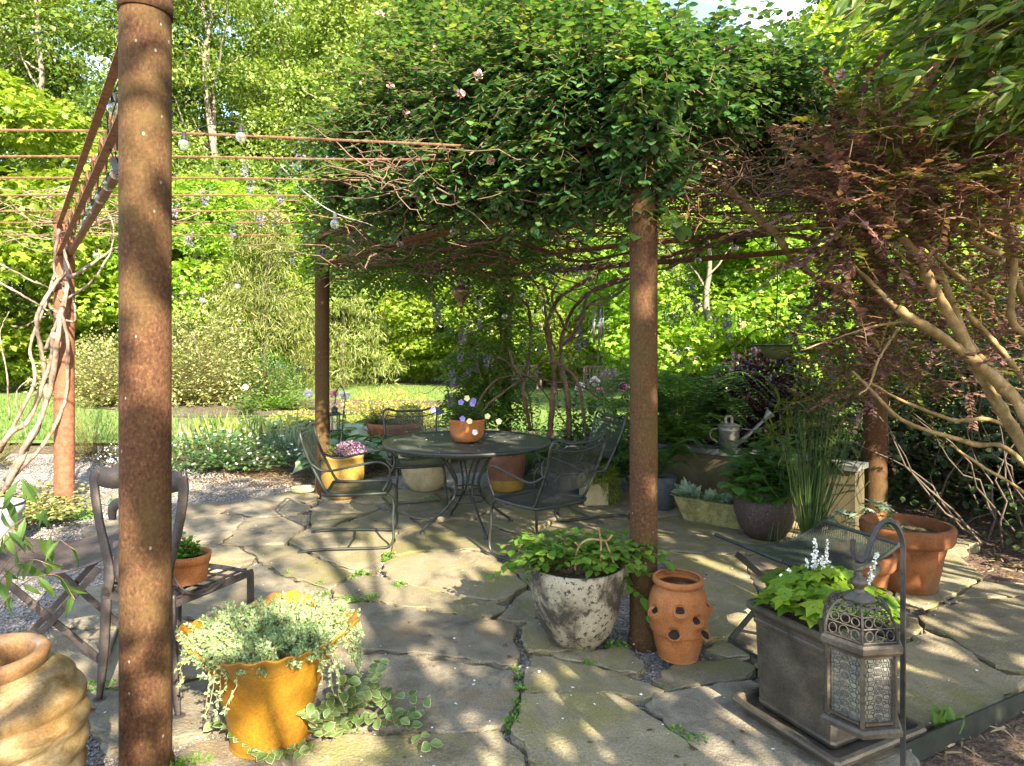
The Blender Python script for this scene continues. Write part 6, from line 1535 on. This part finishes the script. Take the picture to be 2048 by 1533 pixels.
for q, a, b, Y in [([(1345, 235), (1400, 310), (1460, 385), (1520, 440), (1560, 480), (1590, 520), (1640, 560), (1700, 600), (1750, 700)], .028, .022, 4.3), ([(1335, 370), (1420, 385), (1500, 405)], .012, .008, 4.0), ([(1300, 210), (1330, 290), (1355, 350), (1380, 400)], .014, .006, 3.5),
                   ([(1345, 290), (1430, 320), (1500, 355)], .008, .005, 3.9), ([(1560, 310), (1600, 270), (1650, 230)], .010, .005, 4.4), ([(1090, 470), (1250, 420), (1380, 415), (1500, 395)], .02, .014, 4.6), ([(1310, 520), (1420, 490), (1540, 470), (1640, 475)], .02, .014, 5.2), ([(1330, 540), (1450, 480), (1560, 470), (1740, 500)], .014, .01, 5)]:
    mb = MB(); vine(mb, [np.array(P(*p, Y)) - RC for p in q], a, b, noise=.008); obj('cane', mb, M['pale_branch'] if a > .025 else M['twig'], t, True)
mb = MB()
for px, py in [(812, 228), (957, 150), (922, 185), (1455, 100), (1683, 150), (1180, 290), (780, 170), (870, 100), (760, 30), (1065, 250), (845, 330), (980, 320)]:
    v = np.array(P(px, py, 3.95 if px > 900 else 4.8)) - RC; n = 16; leaves(mb, np.repeat(v[None], n, 0), rdir(n), rdir(n), .035, 'oval', aspect=1.5)
obj('blossoms', mb, M['pinkpetal'], t)

# ------------------------------------------------------------------ purple multi-stemmed tree at the side
t = thing('loropetalum_tree', 'tall purple leaved tree with many smooth tan stems fanning out over the patio', 'tree', (3.6, 3.6, 0))
TC = np.array([3.6, 3.6, 0])
def T_(px, py, Y): return np.array(P(px, py, Y)) - TC
stems = [([(2230, 1180), (2048, 900), (1960, 760), (1900, 650), (1850, 560), (1835, 520), (1795, 475)], .040, .024, 3.3), ([(2230, 1120), (2048, 830), (1960, 735), (1890, 680), (1840, 650), (1795, 620)], .036, .026, 3.2),
         ([(2300, 1150), (2080, 860), (2000, 760), (1930, 680), (1880, 560), (1830, 500)], .034, .02, 3.6), ([(2300, 1100), (2060, 780), (1990, 690), (1930, 625)], .028, .018, 3.7), ([(2250, 1100), (2100, 700), (2030, 560), (2010, 450), (1985, 390), (1975, 300), (1960, 200)], .034, .016, 3.7),
         ([(2250, 1000), (2080, 700), (2025, 640), (2030, 520), (2015, 420), (1990, 340)], .028, .014, 3.3), ([(2250, 1000), (2100, 620), (2048, 530), (1960, 495), (1900, 440), (1860, 400), (1800, 370)], .028, .01, 3.4),
         ([(2300, 1250), (2048, 925), (1950, 890), (1850, 860), (1790, 830), (1740, 780), (1700, 740)], .020, .008, 3.4), ([(2300, 1250), (2040, 880), (1900, 840), (1800, 800), (1740, 765)], .018, .008, 3.5), ([(2048, 430), (2000, 370), (1930, 300), (1900, 220)], .016, .006, 3.2),
         ([(2100, 560), (2048, 500), (1990, 470), (1930, 440), (1850, 410), (1760, 390), (1680, 380)], .018, .006, 3.1), ([(1795, 620), (1740, 560), (1700, 520)], .018, .009, 3.2), ([(1830, 640), (1740, 655), (1660, 680), (1600, 700)], .009, .004, 3.2), ([(1800, 655), (1760, 720), (1740, 770), (1720, 790)], .010, .004, 3.1),
         ([(1890, 560), (1835, 540), (1790, 500), (1760, 470)], .014, .008, 3.4), ([(1985, 600), (1900, 540), (1820, 450), (1780, 400), (1760, 330)], .020, .008, 3.6), ([(2200, 1100), (2040, 980), (1960, 930), (1900, 890)], .014, .008, 3.3)]
for q, a, b, Y in stems:
    mb = MB(); vine(mb, [T_(*p, Y + .05 * math.sin(i)) for i, p in enumerate(q)], a * .82, b * .82, 8, 9, .004); obj('stem', mb, M['pale_branch'], t, True)
mt, ml, mo = MB(), MB(), MB()
def side_spray(px, py, Y, n=1, L=.5, purple=.6, ls=.035):
    for k in range(n):
        a = T_(px + rng.normal() * 20, py + rng.normal() * 20, Y + rng.normal() * .1); d = np.array([-.6 + 1.0 * rng.normal(), .5 * rng.normal(), .25 + .8 * rng.normal()]); d /= np.linalg.norm(d)
        sprig(mt, ml if rng.random() < purple else mo, a, a + d * L * (.5 + .7 * rng.random()), 24, ls, 'oval', r=.0025, droop=.1, aspect=1.3)
for k in range(1150):
    u, v = rng.random(), rng.random(); px = 1660 + 420 * u; py = 260 + 520 * v
    if px < 1760 and py > 620 and rng.random() < .6: continue
    if px > 1850 and py > 560 and rng.random() < .75: continue
    if px < 1780 and py > 540: continue
    if px > 1760 and py > 440 and rng.random() < .82: continue
    side_spray(px, py, 2.75 + 1.5 * rng.random() ** 1.3, 1, .36, .72 if py > 330 else .35, .036)
for k in range(420): side_spray(1690 + 380 * rng.random(), 400 + 380 * rng.random(), 4.1 + .9 * rng.random(), 1, .4, .75, .036)
for k in range(110): side_spray(1640 + 200 * rng.random(), 560 + 230 * rng.random(), 3.5 + 1.0 * rng.random(), 1, .4, .7, .03)
obj('foliage', ml, M['purple'], t); obj('green_foliage', mo, M['oliveb'], t); obj('twigs', mt, M['midtwig'], t, True, kind='stuff')
# drooping green-leaved tree above it
t = thing('drooping_leaf_tree', 'tree with long drooping yellow green leaves hanging into the upper corner', 'tree', (4.6, 3.4, 0))
TC = np.array([4.6, 3.4, 0])
mb = MB(); p = vine(mb, [(0, 0, -.1), (.05, .1, 1.5), (-.1, .1, 3), (-.4, .2, 4.6)], .09, .05, 6, 9, .006); obj('trunk', mb, M['trunk'], t, True)
ms, ml = MB(), MB()
for k in range(460):
    px = 1640 + 520 * rng.random() ** .8; py = -90 + 400 * rng.random()
    if py > 120 + (px - 1640) * .95: continue
    if (px < 1800 and py > 40 and rng.random() < .7): continue
    tip = T_(px, py, 2.7 + 1.5 * rng.random()); b = tip + np.array([.45, .05, .28]) + rng.normal(size=3) * .1
    p = wiggle(b, tip, 7, .05); tube(ms, p, np.linspace(.005, .002, 7), 4, cap=False); n = 20; i = rng.integers(0, 7, n)
    d = np.array([[-1., 0, -.45]]) + rdir(n) * .7; leaves(ml, p[i] + rdir(n) * .02, d, rdir(n) * .8 + [0, -.5, .8], .095 * (.6 + .7 * rng.random(n)), 'lance', aspect=1.45)
obj('crown', ml, M['droop'], t); obj('limbs', ms, M['midtwig'], t, True)
for k in range(7):
    mb = MB(); a = (-.1, .1, 2.4 + .25 * k); vine(mb, [a, (-.5 - .1 * k, .1 * rng.normal(), 3.0 + .3 * k), (-1.3, .3 * rng.normal(), 3.2 + .25 * k)], .03, .012, 6, 7, .006); obj('branch', mb, M['trunk'], t, True)
# dark evergreen thicket behind both
shrub('evergreen_bush', 'dense dark evergreen bush under the purple tree', (5.3, 6.3), (1.9, 1.4, 2.3), 480, 16, .07, 'dark', 'oval', extra=9000)
shrub('evergreen_bush', 'dark evergreen bush reaching up behind the tan stems', (4.5, 7.4), (1.7, 1.2, 3.1), 420, 16, .07, 'dark', 'oval', extra=9000)
shrub('evergreen_bush', 'low dark evergreen growth beside the mulch at the picture edge', (4.9, 4.7), (1.3, .9, 1.0), 260, 14, .06, 'dark', 'oval', extra=3500)
shrub('evergreen_bush', 'dark green bush closing the view beside the tall trees', (7.5, 7.5), (2.2, 2.0, 3.6), 300, 14, .09, 'dark', 'oval', extra=9000)
mb = MB()
tree_at(13.0, 20.0, (crown_mesh('oak_crown', 8.5, 3.6, .8, 110, 260, .15, 'fold', 1.0, 91, 'round', 'maple')[0], MAP[0][1]), 1.5, 'mid green tree rising behind the purple tree', None, 1.2, 'garden_tree')
t = thing('dry_stems', 'bare arching brown stems under the dark evergreen beside the shaded post', 'shrub', (3.9, 5.0, 0)); mt = MB()
for k in range(24):
    a = np.array([rng.normal() * .3, rng.normal() * .3, 0]); b = a + np.array([rng.normal() * .7, rng.normal() * .4, .6 + .9 * rng.random()]); tube(mt, wiggle(a, b, 8, .1), np.linspace(.010, .003, 8), 5, cap=False)
obj('stems', mt, M['darktrunk'], t, True)

# steel-edge strip and agave-like tuft by the corner of the patio
x0, y0, _ = G(1810, 1500); x1, y1, _ = G(2070, 1385)
mb = MB(); rect_bar(mb, (x0, y0, -.02), (x1, y1, -.02), .008, .09); tag(obj('garden_edging', mb, M['blackg']), 'green metal edging strip between flagstones and pine straw', 'edging')
x, y, _ = G(1885, 1450); t = thing('bulb_leaves', 'stub of broad green bulb leaves at the patio corner', 'plant', (x, y, -.05)); mb = MB()
leaves(mb, np.zeros((5, 3)), np.array([[.1, 0, 1.], [.3, 0, 1], [-.2, .1, 1], [.6, 0, .6], [-.3, -.2, .7]]), np.array([[0, -1., .2]] * 5), .13, 'oval', aspect=.7); obj('foliage', mb, M['mid'], t)

# ------------------------------------------------------------------ unseen trees behind the camera, placed and shaped to dapple the patio
def unseen_shade_tree(label, u, v, z0, z1, R, nc, nl, seed, ls=.17):
    x, y = u * .892 - v * .452, u * .452 + v * .892
    me, cc = crown_mesh('unseen_shade_crown', z1 - z0, R, 0, nc, nl, ls, 'fold', .5, seed, 'round', 'wood2')
    t = thing('unseen_shade_tree', label, 'tree', (x, y, 0))
    obj('crown', me, None, t, loc=(0, 0, z0))
    mb = MB(); p = wiggle((0, 0, -.1), (.1, 0, z1 * .9), 10, .03); tube(mb, p, np.linspace(.13, .03, 10), 8)
    for c in cc[:14]: tube(mb, wiggle(p[5], c + [0, 0, z0], 6, .1), np.linspace(.04, .01, 6), 5)
    obj('trunk', mb, M['trunk'], t, True)
unseen_shade_tree('broad unseen tree behind the viewer, placed to dapple the patio', 0.85, -4.0, 2.4, 6.9, 2.15, 50, 75, 101)
unseen_shade_tree('second unseen tree behind the viewer, placed to dapple the planters', 3.2, -3.4, 1.9, 6.3, 1.7, 40, 75, 102)
unseen_shade_tree('third unseen tree beside the viewer, placed to shade the ferns', 7.3, -1.6, 1.9, 6.2, 2.0, 72, 90, 103)
